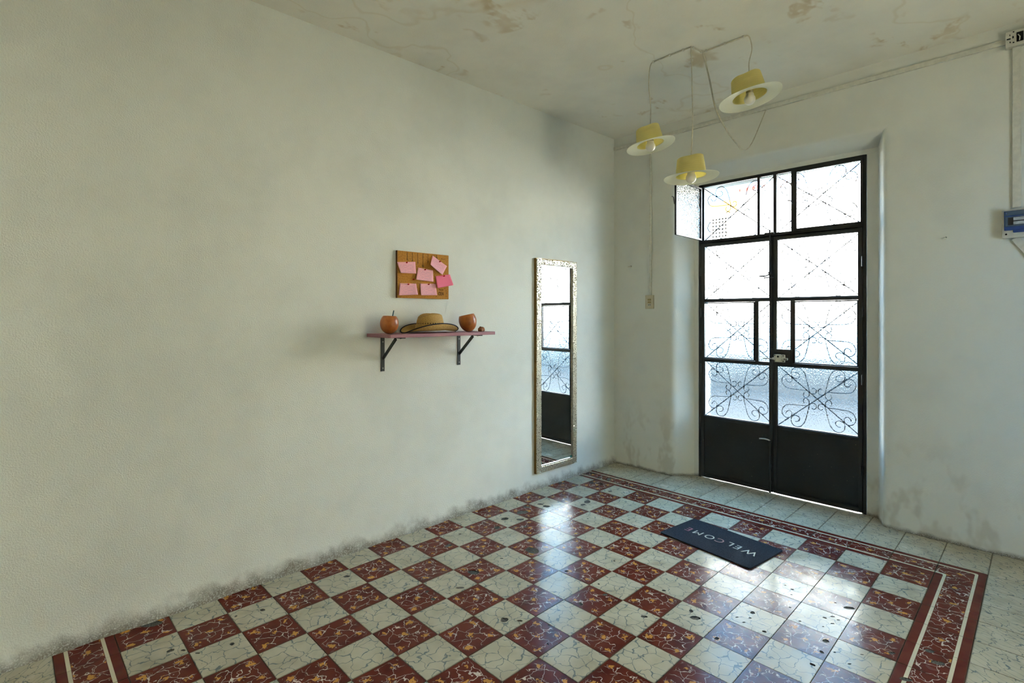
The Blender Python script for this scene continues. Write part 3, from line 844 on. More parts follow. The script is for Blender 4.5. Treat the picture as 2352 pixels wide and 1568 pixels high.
hd = MB().tube(smooth_pts([(2.10, 0.262, 0.405), (2.094, 0.272, 0.412), (2.086, 0.295, 0.417), (2.08, 0.335, 0.415)], 4), 0.0055, 8)
hd.build('bolt_handle', 'steel', d1, smooth=True)
# lock plate and rim lock
MB().box(2.100, FXD + .004, 0.108, 0.226, ROWS[1] - .004, 1.118).build('lock_plate', 'black_paint', d2, bevel=0.001)
MB().box(2.104, FXD + .004, 0.240, 0.266, ROWS[1] - .004, 1.118).build('strike_plate', 'black_paint', d1, bevel=0.001)
lk = root('rim_lock', (2.098, 0.19, 1.02), 'pale metal rim lock with sliding bolt on the black lock plate', 'lock')
MB().box(2.080, 2.100, 0.150, 0.228, 1.020, 1.078).build('lock_case', 'lock_metal', lk, bevel=0.004)
MB().box(2.072, 2.092, 0.176, 0.212, 1.024, 1.080).build('cover', 'lock_metal', lk, bevel=0.004)
c = MB().lathe([(0, 0.004), (0.007, 0.004), (0.007, 0)], 16)
c.xform(Matrix.Translation((2.0715, 0.194, 1.063)) @ Matrix.Rotation(-math.pi / 2, 4, 'Y')).build('keyhole', 'dark_hole', lk)
MB().tube([(2.084, 0.238, 1.046), (2.084, 0.130, 1.046)], 0.009, 10).build('sliding_bolt', 'lock_metal', lk)
MB().tube([(2.084, 0.236, 1.044), (2.082, 0.310, 1.044)], 0.005, 8).build('key_bar', 'steel', lk)
for (y, z) in ((0.160, 1.070), (0.220, 1.072), (0.160, 1.028), (0.222, 1.028)):
    MB().box(2.077, 2.082, y - .0035, y + .0035, z - .0035, z + .0035).build('screw', 'dark_hole', lk)
for (y, z) in ((0.150, 1.046), (0.138, 1.046)):
    MB().box(2.072, 2.078, y - .003, y + .003, z - .004, z + .004).build('rivet', 'dark_hole', lk)

# transom: fixed lights and the closed right pane
w2 = root('window_2', (DP, 0.0, 2.014), kind='structure')
tz0, tz1 = 2.014, 2.464
tf = MB()
for y, w in ((0.352, 0.020), (0.231, 0.024), (0.102, 0.026)): tf.box(FXD, 2.145, y - w / 2, y + w / 2, tz0, tz1)
tf.build('mullion', 'black_paint', w2, bevel=0.0015)
cs = MB()
ry0, ry1 = 0.089, YRr + 0.020
cs.box(FXD - .006, FXD + .004, ry1, ry0, tz0, tz0 + .014).box(FXD - .006, FXD + .004, ry1, ry0, tz1 - .014, tz1)
cs.box(FXD - .006, FXD + .004, ry0 - .014, ry0, tz0, tz1).box(FXD - .006, FXD + .004, ry1, ry1 + .014, tz0, tz1)
cs.build('casement_frame', 'black_paint', w2, bevel=0.001)
pane(w2, 0.342, 0.243, tz0, tz1); pane(w2, 0.219, 0.115, tz0, tz1); pane(w2, ry0, ry1, tz0, tz1)
grille(w2, YL - .02, YC, tz0 - .005, tz1 + .005)
grille(w2, YC, YRr + .02, tz0 - .005, tz1 + .005)
MB().tube([(2.10, 0.135, 2.245), (2.098, 0.110, 2.238), (2.10, 0.098, 2.215)], 0.005, 8).build('latch', 'iron', w2)
# open left casement, swung into the room on its left edge
w1 = root('window_1', (2.108, 0.822, 2.014), kind='structure', rot=(0, 0, math.radians(-89.0)))
L, Hh, w = 0.455, 0.446, 0.013      # local: the sash runs along -y from its hinge
sf = MB().box(-.008, .008, -L, 0, 0, w).box(-.008, .008, -L, 0, Hh - w, Hh).box(-.008, .008, -w, 0, w, Hh - w).box(-.008, .008, -L, -L + w, w, Hh - w)
sf.build('casement_frame', 'black_paint', w1, bevel=0.001)
cast_face(MB().box(-.002, .002, -L + w, -w, w, Hh - w).build('pane', ['clear_glass', 'pebbled_glass'], w1))
MB().tube([(0, -L + .006, 0.235), (-0.004, -L - 0.010, 0.245), (-0.006, -L - 0.020, 0.295), (-0.006, -L - 0.045, 0.296)], 0.004, 8).build('latch', 'iron', w1)
w1.rotation_euler = (0, 0, math.radians(-89.0))

# ------------------------------------------------------------------ left wall furniture
# wall shelf
sh = root('wall_shelf', (-0.19, LW, 1.036), 'dusky pink plywood shelf on two black iron brackets', 'shelf')
SZ = 1.268
MB().prism([(-0.595, LW - .001), (0.216, LW - .001), (0.216, 1.352), (-0.575, 1.346), (-0.595, 1.362)], SZ - 0.020, SZ).build('board', 'pink_ply', sh, bevel=0.0015)
MB().box(-0.590, -0.470, 1.340, 1.3475, SZ - 0.019, SZ - 0.001).build('edge_strip', 'pink_ply', sh)
for x in (-0.490, 0.100):
    b = MB().box(x - .0125, x + .0125, LW - .006, LW - .0005, 1.036, SZ - .021).build('bracket', 'bracket_iron', sh)
    MB().box(x - .0125, x + .0125, 1.362, LW - .006, SZ - .026, SZ - .0205).build('arm', 'bracket_iron', b)
    MB().bar((x, LW - .008, 1.112), (x, 1.445, SZ - .028), 0.020, 0.006, up=(1, 0, 0)).xform(Matrix.Identity(4)).build('strut', 'bracket_iron', b)
    for z in (1.055, 1.125, 1.215):
        MB().tube([(x, LW - .0085, z), (x, LW - .005, z)], 0.004, 8).build('screw', 'steel', b)
    MB().tube([(x + .004, 1.40, SZ - .031), (x + .004, 1.40, SZ - .024)], 0.004, 8).build('screw', 'steel', b)

# gourd cups
def gourd(name, x, y, R, h, cut, tilt, label):
    r = root(name, (x, y, SZ), label, 'cup', 'gourd cups on the shelf', rot=(0, 0, 0))
    prof = []
    n = 18
    for k in range(n + 1):
        t = -math.pi / 2 + (math.pi / 2 + cut) * k / n
        rr = R * math.cos(t); zz = h * 0.5 + h * 0.5 * math.sin(t) / 1.0
        if k < 2: rr = max(rr, 0)
        prof.append((max(rr, 0.0), zz))
    m = MB().lathe(prof, 36)
    M = Matrix.Translation((0, 0, h * 0.5)) @ tilt @ Matrix.Translation((0, 0, -h * 0.5))
    m.xform(M)
    lo = min(q[2] for q in m.v)
    m.xform(Matrix.Translation((0, 0, -lo)))
    o = m.build('shell', 'gourd', r, smooth=True, solid=0.004)
    mi = MB().lathe([(p[0] * 0.90, p[1] * 0.93 + 0.004) for p in prof[:-1]], 36).xform(M).xform(Matrix.Translation((0, 0, -lo)))
    mi.build('lining', 'gourd_inside', r, smooth=True)
    return r
gourd('gourd_cup', -0.534, 1.445, 0.0535, 0.122, math.radians(46), Matrix.Rotation(math.radians(3), 4, 'Y'), 'round brown gourd cup with a teal straw standing in it')
view_axis = Vector((CA, SA, 0))
gourd('gourd_cup', 0.058, 1.450, 0.0585, 0.146, math.radians(33), Matrix.Rotation(math.radians(-12), 4, view_axis), 'open brown gourd bowl with slanted rim, leaning beside the straw hat')
st = MB().tube([(-0.528, 1.448, 1.30), (-0.508, 1.440, 1.405)], 0.0035, 8)
tag(st.build('drinking_straw', 'straw_teal', smooth=True), 'thin teal drinking straw sticking out of the gourd cup', 'straw')
# stone
sb = bmesh.new(); bmesh.ops.create_icosphere(sb, subdivisions=3, radius=1)
for q in sb.verts:
    d = 1 + 0.16 * math.sin(5 * q.co.x + 2 * q.co.z) + 0.12 * math.sin(7 * q.co.y + 3 * q.co.x)
    q.co = Vector((q.co.x * .026, q.co.y * .018, max(q.co.z, -.75) * .016)) * d * 1.12
sm = bpy.data.meshes.new('stone'); sb.to_mesh(sm); sb.free()
for pgn in sm.polygons: pgn.use_smooth = True
sm.materials.append(MAT['stone_brown'])
so = bpy.data.objects.new('stone', sm); so.location = (0.172, 1.445, SZ + 0.0125); so.rotation_euler = (0, 0, 0.6); col.objects.link(so)
tag(so, 'small brown lumpy stone at the right end of the pink shelf', 'stone')

# straw hat on the shelf
hx, hy = -0.225, 1.475
ht = root('straw_hat', (hx, hy, SZ), 'woven straw cowboy hat with navy edging lying on the pink shelf', 'hat', rot=(0, 0, 0))
def hat_brim(u, v):
    a = u * 2 * math.pi
    ca, sa = math.cos(a), math.sin(a)
    e = v
    rx = 0.094 + (0.202 - 0.094) * e; ry = 0.070 + (0.122 - 0.070) * e
    roll = abs(sa) ** 1.4
    x = rx * ca; y = ry * sa * (1 - 0.10 * e * e * roll)
    z = 0.006 + 0.050 * (e ** 2.2) * roll + 0.010 * (1 - e) - 0.004 * e * (1 - roll)
    if sa < 0: z += 0.006 * e * e * ca * 1.0
    return (x, y, max(z, 0.0025))
MB().surf(64, 10, hat_brim).build('brim', 'straw_weave', ht, smooth=True, solid=0.002)
pts = [hat_brim(k / 72, 1.0) for k in range(73)]
MB().tube([(p[0], p[1], p[2] + .001) for p in pts], 0.0034, 6, cap=False).build('edging', 'hat_navy', ht, smooth=True)
def crown_fn(u, v):
    a = u * 2 * math.pi
    ca, sa = math.cos(a), math.sin(a)
    if v < 0.62:
        t = v / 0.62
        rx, ry = 0.098 - 0.016 * t ** 1.5, 0.074 - 0.014 * t ** 1.5
        z = 0.014 + 0.090 * t
    else:
        t = (v - 0.62) / 0.38
        k = math.cos(t * math.pi / 2) ** 0.75
        rx, ry = 0.082 * k, 0.060 * k
        z = 0.104 + 0.022 * math.sin(t * math.pi / 2)
    x, y = rx * ca, ry * sa
    if v > 0.45:
        w = min(1, (v - 0.45) / 0.3)
        z -= 0.024 * w * math.exp(-((y) / 0.020) ** 2) * (1 if abs(x) < .06 else .6)
        z -= 0.012 * w * math.exp(-((x + .075) / 0.03) ** 2)
    return (x, y, z)
MB().surf(64, 26, crown_fn).build('crown', 'straw_weave', ht, smooth=True)
hb = MB()
for k in range(34):
    u = k / 34
    p0, p1, p2 = crown_fn(u - .008, 0.29), crown_fn(u + .008, 0.29), crown_fn(u, 0.34)
    f = 1.012
    hb.add([(p[0] * f, p[1] * f, p[2]) for p in (p0, p1, p2)], [(0, 1, 2)])
hb.build('openwork_band', 'hat_holes', ht)

# cork board
bd = root('cork_board', (-0.195, LW, 1.485), 'brown cork pinboard with drawn light bulbs, pink notes pinned on it', 'pinboard')
MB().box(-0.395, 0.004, 1.585, LW - .0005, 1.4855, 1.780).build('board', 'cork', bd, bevel=0.0015)
MB().box(-0.3965, -0.3925, 1.5846, LW - .0005, 1.485, 1.7805).build('edge', 'cork_edge', bd)
BYF = 1.5846
def stroke(pts, r=0.0011, name='pen_stroke'):
    MB().tube([(x, BYF, z) for x, z in pts], r, 4, cap=False).build(name, 'ink', bd)
for x, z0 in ((-0.322, 1.728), (-0.284, 1.722), (-0.243, 1.712), (-0.203, 1.690), (-0.165, 1.724), (-0.095, 1.755)):
    stroke([(x, 1.776), (x, (1.776 + z0) / 2), (x + .0005, z0)])
    stroke([(x - .002, z0 + .006), (x - .004, z0 - .003), (x, z0 - .009), (x + .004, z0 - .003), (x + .002, z0 + .006)], 0.0008)
stroke([(-0.206, 1.752), (-0.200, 1.754), (-0.203, 1.748), (-0.206, 1.752)])
stroke([(-0.212, 1.694), (-0.203, 1.704), (-0.194, 1.694), (-0.212, 1.692)], .0008)
stroke([(-0.060, 1.749), (-0.056, 1.757), (-0.053, 1.750), (-0.048, 1.755), (-0.044, 1.750), (-0.040, 1.754), (-0.036, 1.750), (-0.030, 1.754), (-0.022, 1.753)], .0009)
for (x, z, a) in ((-0.100, 1.500, .9), (-0.030, 1.556, .8), (-0.019, 1.541, .1), (-0.016, 1.527, .1), (-0.020, 1.505, -.6)):
    stroke([(x - .004 * math.cos(a), z - .004 * math.sin(a)), (x + .004 * math.cos(a), z + .004 * math.sin(a))], .0011)
def text_mb(body, size, M, extrude=0.0004, xs=1.0, space=1.0):
    cu = bpy.data.curves.new('t', 'FONT'); cu.body = body; cu.size = size; cu.extrude = extrude
    cu.align_x = 'CENTER'; cu.align_y = 'CENTER'; cu.resolution_u = 4; cu.space_character = space
    o = bpy.data.objects.new('t', cu); col.objects.link(o)
    dg = bpy.context.evaluated_depsgraph_get()
    me = bpy.data.meshes.new_from_object(o.evaluated_get(dg))
    mb = MB()
    mb.add([M @ Vector((q.co.x * xs, q.co.y, q.co.z)) for q in me.vertices], [tuple(p.vertices) for p in me.polygons])
    bpy.data.objects.remove(o); bpy.data.curves.remove(cu); bpy.data.meshes.remove(me)
    return mb
WALLM = Matrix(((1, 0, 0, 0), (0, 0, -1, 0), (0, 1, 0, 0), (0, 0, 0, 1)))   # text plane on the left wall
text_mb('iDEA', 0.034, Matrix.Translation((-0.060, BYF, 1.5195)) @ WALLM, xs=0.56, space=1.1).build('lettering', 'ink', bd)
stroke([(-0.076 + k * 0.0029, 1.5455 + (0.0035 if k % 2 else -0.003) * (1 if k % 5 else 0.3)) for k in range(13)], .0007)

# pinned notes: corner points (x, z) TL TR BR BL, how far the bottom / left / right edges stand off
NOTES = [
    ([(-0.396, 1.707), (-0.262, 1.718), (-0.259, 1.641), (-0.372, 1.639)], .018, .010, .004, 'pale pink handwritten note at the upper left of the cork board', 'note_pink'),
    ([(-0.242, 1.683), (-0.125, 1.672), (-0.124, 1.596), (-0.259, 1.604)], .008, .010, .004, 'pale pink handwritten note in the middle of the cork board', 'note_pink'),
    ([(-0.128, 1.769), (-0.011, 1.707), (-0.052, 1.644), (-0.151, 1.705)], .016, .020, .003, 'pale pink note pinned askew at the upper right of the cork board', 'note_pink'),
    ([(-0.105, 1.635), (0.014, 1.653), (0.039, 1.580), (-0.093, 1.555)], .014, .010, .012, 'hot pink blank note hanging over the right edge of the cork board', 'note_hot_pink'),
    ([(-0.377, 1.577), (-0.256, 1.579), (-0.245, 1.508), (-0.385, 1.500)], .012, .006, .010, 'pale pink handwritten note at the lower left of the cork board', 'note_pink'),
    ([(-0.228, 1.581), (-0.103, 1.585), (-0.095, 1.509), (-0.222, 1.505)], .013, .010, .003, 'pale pink handwritten note at the bottom middle of the cork board', 'note_pink')]
PINS = [(-0.33, 1.708), (-0.192, 1.672), (-0.074, 1.733), (-0.04, 1.639), (-0.318, 1.572), (-0.164, 1.578), (-0.279, 1.604)]
PLAB = ['red push pin holding the upper left note', 'red push pin holding the middle note', 'red push pin holding the askew note at upper right', 'red push pin holding the hot pink note', 'red push pin holding the lower left note', 'red push pin holding the bottom middle note', 'lone red push pin stuck in bare cork left of the middle note']
for C4, eb, el, er, lab, mt in NOTES:
    def nf(u, v, C4=C4, eb=eb, el=el, er=er):
        tx = C4[0][0] * (1 - u) + C4[1][0] * u; tz = C4[0][1] * (1 - u) + C4[1][1] * u
        bx = C4[3][0] * (1 - u) + C4[2][0] * u; bz = C4[3][1] * (1 - u) + C4[2][1] * u
        w = 1 - v
        off = 0.0012 + eb * w ** 1.8 + el * (1 - u) ** 3 * w + er * u ** 3 * w
        return (tx * v + bx * w - off * 0.55, BYF - off, tz * v + bz * w)
    tag(MB().surf(12, 10, nf, close_u=False).build('paper_note', mt, smooth=True, solid=0.0003), lab, 'note', 'pink notes on the cork board')
pin_proto = None
for k, (x, z) in enumerate(PINS):
    yb = BYF - 0.0016
    if pin_proto is None:
        r = root('push_pin', (x, yb, z), rot=(math.radians(90), 0, math.radians(-14)))
        MB().lathe([(0.0006, -0.0016), (0.0006, 0.003)], 8).build('needle', 'pin_tip', r)
        MB().lathe([(0.0, 0.002), (0.0040, 0.002), (0.0036, 0.0045), (0.0022, 0.006), (0.0024, 0.012), (0.0042, 0.0145), (0.0042, 0.016), (0.0, 0.017)], 14).build('head', 'pin_red', r, smooth=True)
        pin_proto = r
    else:
        r = copy_tree(pin_proto); r.location = (x, yb, z)
    tag(r, PLAB[k], 'push pin', 'push pins on the cork board')

# mirror
mi = root('wall_mirror', (0.862, LW - 0.001, 0.128), 'tall narrow wall mirror in a pale mosaic metal frame', 'mirror', rot=(0, 0, math.radians(-1.55)))
MW, MH, MF, MD = 0.487, 1.699, 0.047, 0.028
fm = MB()
def moulding(mb, a0, a1, b0, b1):
    """one rail of the frame as a low rounded bar"""
    mb.box(a0, a1, -MD, -0.004, b0, b1)
moulding(fm, 0, MF, 0, MH); moulding(fm, MW - MF, MW, 0, MH); moulding(fm, MF, MW - MF, 0, MF); moulding(fm, MF, MW - MF, MH - MF, MH)
fm.build('frame', 'mosaic_metal', mi, bevel=0.005)
MB().box(-0.003, 0.0015, -MD + 0.006, -0.0005, -0.003, MH + .003).box(MW - .0015, MW + .003, -MD + .006, -0.0005, -0.003, MH + .003).box(0, MW, -MD + .006, -0.0005, -0.003, 0.001).box(0, MW, -MD + .006, -0.0005, MH - .001, MH + .003).build('rim', 'bronze_edge', mi)
MB().box(MF - .002, MW - MF + .002, -0.016, -0.006, MF - .002, MH - MF + .002).build('glass', 'mirror_glass', mi)
lip = MB()
for a, b in (((MF, 0), (MF + .004, 1)), ((MW - MF - .004, 0), (MW - MF, 1))): lip.box(a[0], b[0], -0.024, -0.016, MF, MH - MF)
lip.box(MF, MW - MF, -0.024, -0.016, MF, MF + .006).box(MF, MW - MF, -0.024, -0.016, MH - MF - .004, MH - MF)
lip.build('inner_lip', 'steel', mi)
MB().box(MF + .004, MF + .022, -0.0166, -0.0161, MF + .012, MF + .035).build('sticker', 'sticker_teal', mi)
MB().box(MW - MF - .030, MW - MF - .004, -0.0166, -0.0161, MF + .004, MF + .020).build('sticker', 'sticker_teal', mi)

# ------------------------------------------------------------------ door wall fittings
def raceway(name, a, b, w, d, label, up):
    tag(MB().bar(a, b, d, w, up=up).build(name, 'pvc_white', bevel=0.002), label, 'cable duct', 'white cable ducts on the door wall')
XR = DW - 0.0085
raceway('cable_duct', (XR, LW - 0.005, 2.932), (XR, -1.070, 2.932), 0.030, 0.016, 'long white cable duct running along the top of the door wall', (0, 0, 1))
raceway('cable_duct', (XR, 1.211, 2.916), (XR, 1.211, 1.557), 0.020, 0.016, 'white cable duct running down to the cream switch in the corner', (0, 1, 0))
raceway('cable_duct', (XR, -1.112, 2.888), (XR, -1.112, 1.985), 0.036, 0.016, 'white cable duct running down to the blue breaker box', (0, 1, 0))
raceway('cable_duct', (XR - .002, -1.106, 1.812), (XR - .002, -1.235, 1.60), 0.036, 0.016, 'white cable duct slanting away below the blue breaker box', (0, 1, 0))
# switch plate
sw = root('switch_plate', (DW, 1.2205, 1.435), 'cream wall plate with switch and socket beside the corner', 'switch')
MB().box(DW - 0.010, DW - .0005, 1.177, 1.264, 1.435, 1.556).build('plate', 'switch_cream', sw, bevel=0.004)
MB().box(DW - 0.0145, DW - .009, 1.205, 1.237, 1.508, 1.524).build('rocker', 'switch_ochre', sw, bevel=0.001)
MB().box(DW - 0.0125, DW - .009, 1.205, 1.237, 1.486, 1.500).build('rocker', 'switch_ochre', sw, bevel=0.001)
MB().box(DW - 0.0115, DW - .009, 1.205, 1.237, 1.460, 1.480).build('socket', 'pvc_white', sw, bevel=0.001)
for y in (1.213, 1.228):
    MB().box(DW - 0.0125, DW - .011, y - .002, y + .002, 1.465, 1.476).build('slot', 'dark_hole', sw)
# wall plugs
def plug(y, z, label):
    r = root('wall_hook', (DW, y, z), label, 'hook', 'bare wall hooks on the door wall')
    MB().tube([(DW + .002, y, z), (DW - .030, y + .012, z - .004), (DW - .036, y + .016, z - .003)], [0.006, 0.0055, 0.002], 10).build('peg', 'pvc_white', r)
    MB().tube([(DW, y - .006, z + .004), (DW - .012, y - .004, z + .006)], 0.0025, 8).build('nail', 'nail_steel', r)
plug(1.415, 1.822, 'small white wall hook left of the switch duct')
plug(-0.800, 1.845, 'small white wall hook right of the door')
# junction box top right
jb = root('junction_box', (DW, -1.15, 2.885), 'open white junction box with dark hole at the top of the door wall', 'electrical box')
JY0, JY1, JZ0, JZ1 = -1.066, -1.23, 2.887, 2.975
MB().box(DW - .042, DW - .0005, JY1, JY0, JZ0, JZ1).build('box', 'breaker_grey', jb, bevel=0.003)
MB().box(DW - .0445, DW - .0415, -1.140, -1.112, 2.906, 2.958).build('opening', 'dark_hole', jb)
MB().tube([(DW - .0455, -1.118, 2.945), (DW - .048, -1.126, 2.930), (DW - .046, -1.124, 2.910)], 0.0025, 6).build('wire', 'pvc_white', jb, smooth=True)
for (y, z, a, b) in ((-1.080, 2.932, .008, .003), (-1.098, 2.937, .003, .006), (-1.085, 2.952, .002, .004), (-1.086, 2.912, .002, .004), (-1.100, 2.966, .003, .003), (-1.100, 2.907, .003, .003), (-1.155, 2.948, .009, .002)):
    MB().box(DW - .044, DW - .0415, y - a, y + a, z - b, z + b).build('knockout', 'dark_hole', jb)
# breaker box
bb = root('breaker_box', (DW, -1.14, 1.81), 'small breaker box with blue cover and window on the door wall', 'breaker box')
Y0b, Y1b = -1.052, -1.198
MB().box(DW - .055, DW - .0005, Y1b, Y0b, 1.812, 1.970).build('case', 'breaker_grey', bb, bevel=0.006)
MB().box(DW - .064, DW - .053, Y1b + .008, Y0b - .010, 1.852, 1.962).build('cover', 'breaker_blue', bb, bevel=0.003)
MB().box(DW - .067, DW - .063, Y1b + .012, Y0b - .014, 1.934, 1.960).build('upper_cover', 'breaker_smoke', bb, bevel=0.002)
MB().box(DW - .070, DW - .063, Y1b + .012, Y0b - .014, 1.872, 1.928).build('window', 'breaker_smoke', bb, bevel=0.005)
MB().box(DW - .0712, DW - .0695, -1.176, -1.078, 1.880, 1.922).build('breaker_slot', 'breaker_dark', bb)
MB().box(DW - .0735, DW - .0705, -1.146, -1.100, 1.883, 1.921).build('breaker', 'breaker_label', bb, bevel=0.001)
MB().box(DW - .078, DW - .073, -1.146, -1.100, 1.899, 1.904).build('toggle', 'breaker_dark', bb)
MB().box(DW - .066, DW - .054, -1.150, -1.098, 1.838, 1.856).build('catch', 'breaker_blue', bb, bevel=0.004)
for y in (Y0b - .018, Y1b + .018):
    MB().tube([(DW - .0565, y, 1.832), (DW - .054, y, 1.832)], 0.005, 10).build('screw', 'dark_hole', bb)
    MB().tube([(DW - .0685, y - .002 if y > -1.12 else y + .002, 1.947), (DW - .066, y, 1.947)], 0.004, 8).build('screw', 'breaker_blue', bb)

# ------------------------------------------------------------------ hat lamps
def lamp(label, ax, ay, brim_z, bulb_z, cord_pts, R, tilt_deg, brim_tone, clip=False):
    az = ceil_z(ax)
    r = root('pendant_lamp', (ax, ay, brim_z), label, 'lamp', 'hat pendant lamps')
    to_cam = Vector((CAM[0] - ax, CAM[1] - ay, 0)).normalized()
    rot = Matrix.Rotation(math.radians(tilt_deg), 4, to_cam)
    phi = math.atan2(to_cam.y, to_cam.x)
    M = Matrix.Translation((ax, ay, brim_z)) @ rot @ Matrix.Rotation(phi, 4, 'Z')
    rc = R * 0.535
    def brim(u, v):
        a = u * 2 * math.pi
        rr = rc + (R - rc) * v
        el = 1 + 0.03 * math.cos(2 * a)
        z = 0.002 - 0.016 * v ** 1.5 + 0.0007 * abs(math.sin(v * 28)) + 0.007 * math.sin(a) ** 2 * v * v
        return (rr * math.cos(a) * (2 - el), rr * math.sin(a) * el, z)
    MB().surf(56, 30, brim).xform(M).build('brim', brim_tone, r, smooth=True, solid=0.0018)
    Hc = R * 0.70
    def crown(u, v):
        a = u * 2 * math.pi
        ca, sa = math.cos(a), math.sin(a)
        if v < 0.68:
            t = v / 0.68; k = 1 - 0.10 * t - 0.04 * t * t; z = Hc * t
        else:
            t = (v - 0.68) / 0.32; k = 0.86 * math.cos(t * math.pi / 2) ** 0.8; z = Hc * (1 + 0.05 * math.sin(t * math.pi / 2))
        x, y = rc * k * ca, rc * k * sa
        # slanted top, lower on the side facing left, with a pinched dent towards the viewer
        z -= 0.10 * Hc * max(0, (v - .3) / .7) * (1 - y / rc)
        w = max(0.0, min(1.0, (v - 0.42) / 0.2))
        dent = math.exp(-((x - rc * 0.92) / (rc * 0.26)) ** 2 - ((y + rc * 0.05) / (rc * 0.40)) ** 2)
        x -= rc * 0.22 * w * dent
        return (x, y, z)
    MB().surf(56, 30, crown).xform(M).build('crown', 'lamp_crown', r, smooth=True, solid=0.0018)
    sk = MB().lathe([(0.0, 0.105), (0.016, 0.10), (0.019, 0.05), (0.021, 0.012), (0.0, 0.012)], 18)
    B = Matrix.Translation((ax, ay, bulb_z + 0.012))
    sk.xform(B).build('socket', 'socket_tan', r, smooth=True)
    rb = 0.031
    prof = [(0.0, -rb)] + [(rb * math.cos(t), rb * math.sin(t)) for t in [math.radians(-80 + 12 * k) for k in range(11)]] + [(0.022, 0.030), (0.017, 0.042), (0.0, 0.043)]
    MB().lathe(prof, 28).xform(Matrix.Translation((ax, ay, bulb_z))).build('bulb', 'bulb_white', r, smooth=True)
    MB().tube(smooth_pts(cord_pts, 4), 0.0036, 7).build('cord', 'cable_beige', r, smooth=True)
    return r
l1, l2, l3 = (0.847, 0.557), (0.840, 0.276), (0.959, -0.025)
lamp('pale straw hat pendant lamp farthest left, nearest the corner', l1[0], l1[1], 2.482, 2.466,
     [(l1[0], l1[1] - .022, ceil_z(.85) - .006), (l1[0], l1[1] - .004, ceil_z(.85) - .014), (l1[0] - .004, l1[1] + .006, 2.95), (l1[0] - .006, l1[1] + .009, 2.85), (l1[0] + .004, l1[1] + .001, 2.74), (l1[0], l1[1], 2.59)], 0.160, 10.5, 'lamp_brim')
lamp('pale straw hat pendant lamp hanging lowest, between the other two hats', l2[0], l2[1], 2.222, 2.208,
     [(l2[0], l2[1], ceil_z(.84) - .004), (l2[0] + .002, l2[1] - .004, 2.85), (l2[0] + .004, l2[1] - .008, 2.60), (l2[0] + .003, l2[1] - .006, 2.45), (l2[0], l2[1], 2.33)], 0.165, 2.5, 'lamp_brim')
lamp('pale straw hat pendant lamp hanging highest, farthest right', l3[0], l3[1], 2.648, 2.630,
     [(l3[0], l3[1] + .03, ceil_z(.96) - .006), (l3[0], l3[1] + .006, ceil_z(.96) - .012), (l3[0] + .003, l3[1] - .008, 2.955), (l3[0] + .004, l3[1] - .010, 2.91), (l3[0] - .002, l3[1] + .004, 2.84), (l3[0], l3[1], 2.76)], 0.176, 10.7, 'lamp_brim')
# ceiling cable with clips, and the slack feed cable
cc_ = root('ceiling_cable', (0.90, 0.27, ceil_z(.9)), 'beige cable clipped along the ceiling between the hat lamps', 'cable')
zc = ceil_z(.85) - .0055
j = (0.930, 0.262)
MB().tube([(l1[0], l1[1] - .02, zc), (0.846, 0.42, zc), (0.846, 0.285, zc), (0.87, 0.268, zc), j + (zc,), (0.956, 0.248, zc + .001), (0.958, 0.12, zc + .001), (l3[0], l3[1] + .03, zc + .001)], 0.0042, 7).build('cable', 'cable_beige', cc_, smooth=True)
for (x, y) in ((0.847, 0.535), (0.846, 0.42), (0.846, 0.33), (0.862, 0.272), (0.944, 0.262), (0.957, 0.235), (0.958, 0.12), (0.959, 0.012)):
    MB().box(x - .006, x + .006, y - .005, y + .005, zc - .006, ceil_z(x) + .0005).build('clip', 'pvc_white', cc_, bevel=0.001)
    MB().tube([(x + .008, y, zc - .002), (x + .008, y, ceil_z(x) + .001)], 0.002, 6).build('nail', 'nail_steel', cc_)
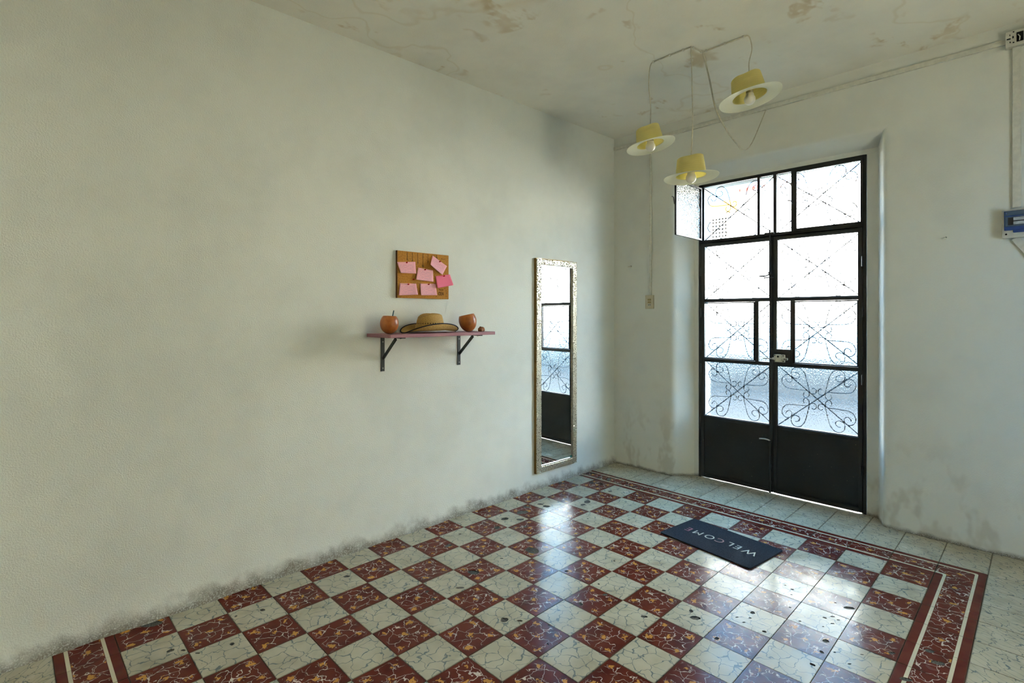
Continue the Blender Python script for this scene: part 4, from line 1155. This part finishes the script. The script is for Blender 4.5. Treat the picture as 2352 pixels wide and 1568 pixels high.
P0 = (0.958, 0.258, ceil_z(.96) - .004)
loop = [P0, (1.00, 0.262, 2.97), (1.12, 0.285, 2.87), (1.24, 0.300, 2.74), (1.40, 0.292, 2.63), (1.54, 0.283, 2.574), (1.60, 0.279, 2.553), (1.66, 0.272, 2.562), (1.74, 0.262, 2.625), (1.84, 0.248, 2.765), (DW - .012, 0.237, 2.915)]
tag(MB().tube(smooth_pts(loop, 5), 0.0052, 8, flat=0.55).build('feed_cable', 'cable_beige', smooth=True), 'slack beige flat cable looping from the ceiling to the door wall', 'cable')

# ------------------------------------------------------------------ doormat
ang = math.atan2(0.585, 0.077) - math.pi / 2
mt = root('doormat', (0.967, 0.159, 0.0), 'dark charcoal doormat reading WELCOME, on the checkered tiles', 'doormat', rot=(0, 0, ang))
def rrect(a, b, r, n=6):
    out = []
    for cx, cy, s in ((a - r, b - r, 0), (-a + r, b - r, 90), (-a + r, -b + r, 180), (a - r, -b + r, 270)):
        for k in range(n + 1):
            t = math.radians(s + 90 * k / n); out.append((cx + r * math.cos(t), cy + r * math.sin(t)))
    return out
MB().prism(rrect(0.186, 0.298, 0.016), 0.0006, 0.003).build('backing', 'mat_rubber', mt)
MB().prism(rrect(0.184, 0.296, 0.015), 0.003, 0.009).build('pile', 'mat_pile', mt, bevel=0.002)
iang = Matrix.Rotation(-ang, 4, 'Z')
TXT = Matrix(((0, -1, 0, 0), (1, 0, 0, 0), (0, 0, 1, 0), (0, 0, 0, 1)))     # reads from the door
for ch, x, y, mm in (('E', 0.996, 0.366, 'mat_letter_pink'), ('M', 0.986, 0.300, 'mat_letter'), ('O', 0.978, 0.222, 'mat_letter'), ('C', 0.971, 0.155, 'mat_letter_rose'), ('L', 0.968, 0.090, 'mat_letter'), ('E', 0.957, 0.041, 'mat_letter'), ('W', 0.940, -0.035, 'mat_letter')):
    lc = iang @ Vector((x - 0.967, y - 0.159, 0))
    text_mb(ch, 0.080, Matrix.Translation((lc.x, lc.y, 0.0092)) @ TXT, 0.0006).build('letter', mm, mt)
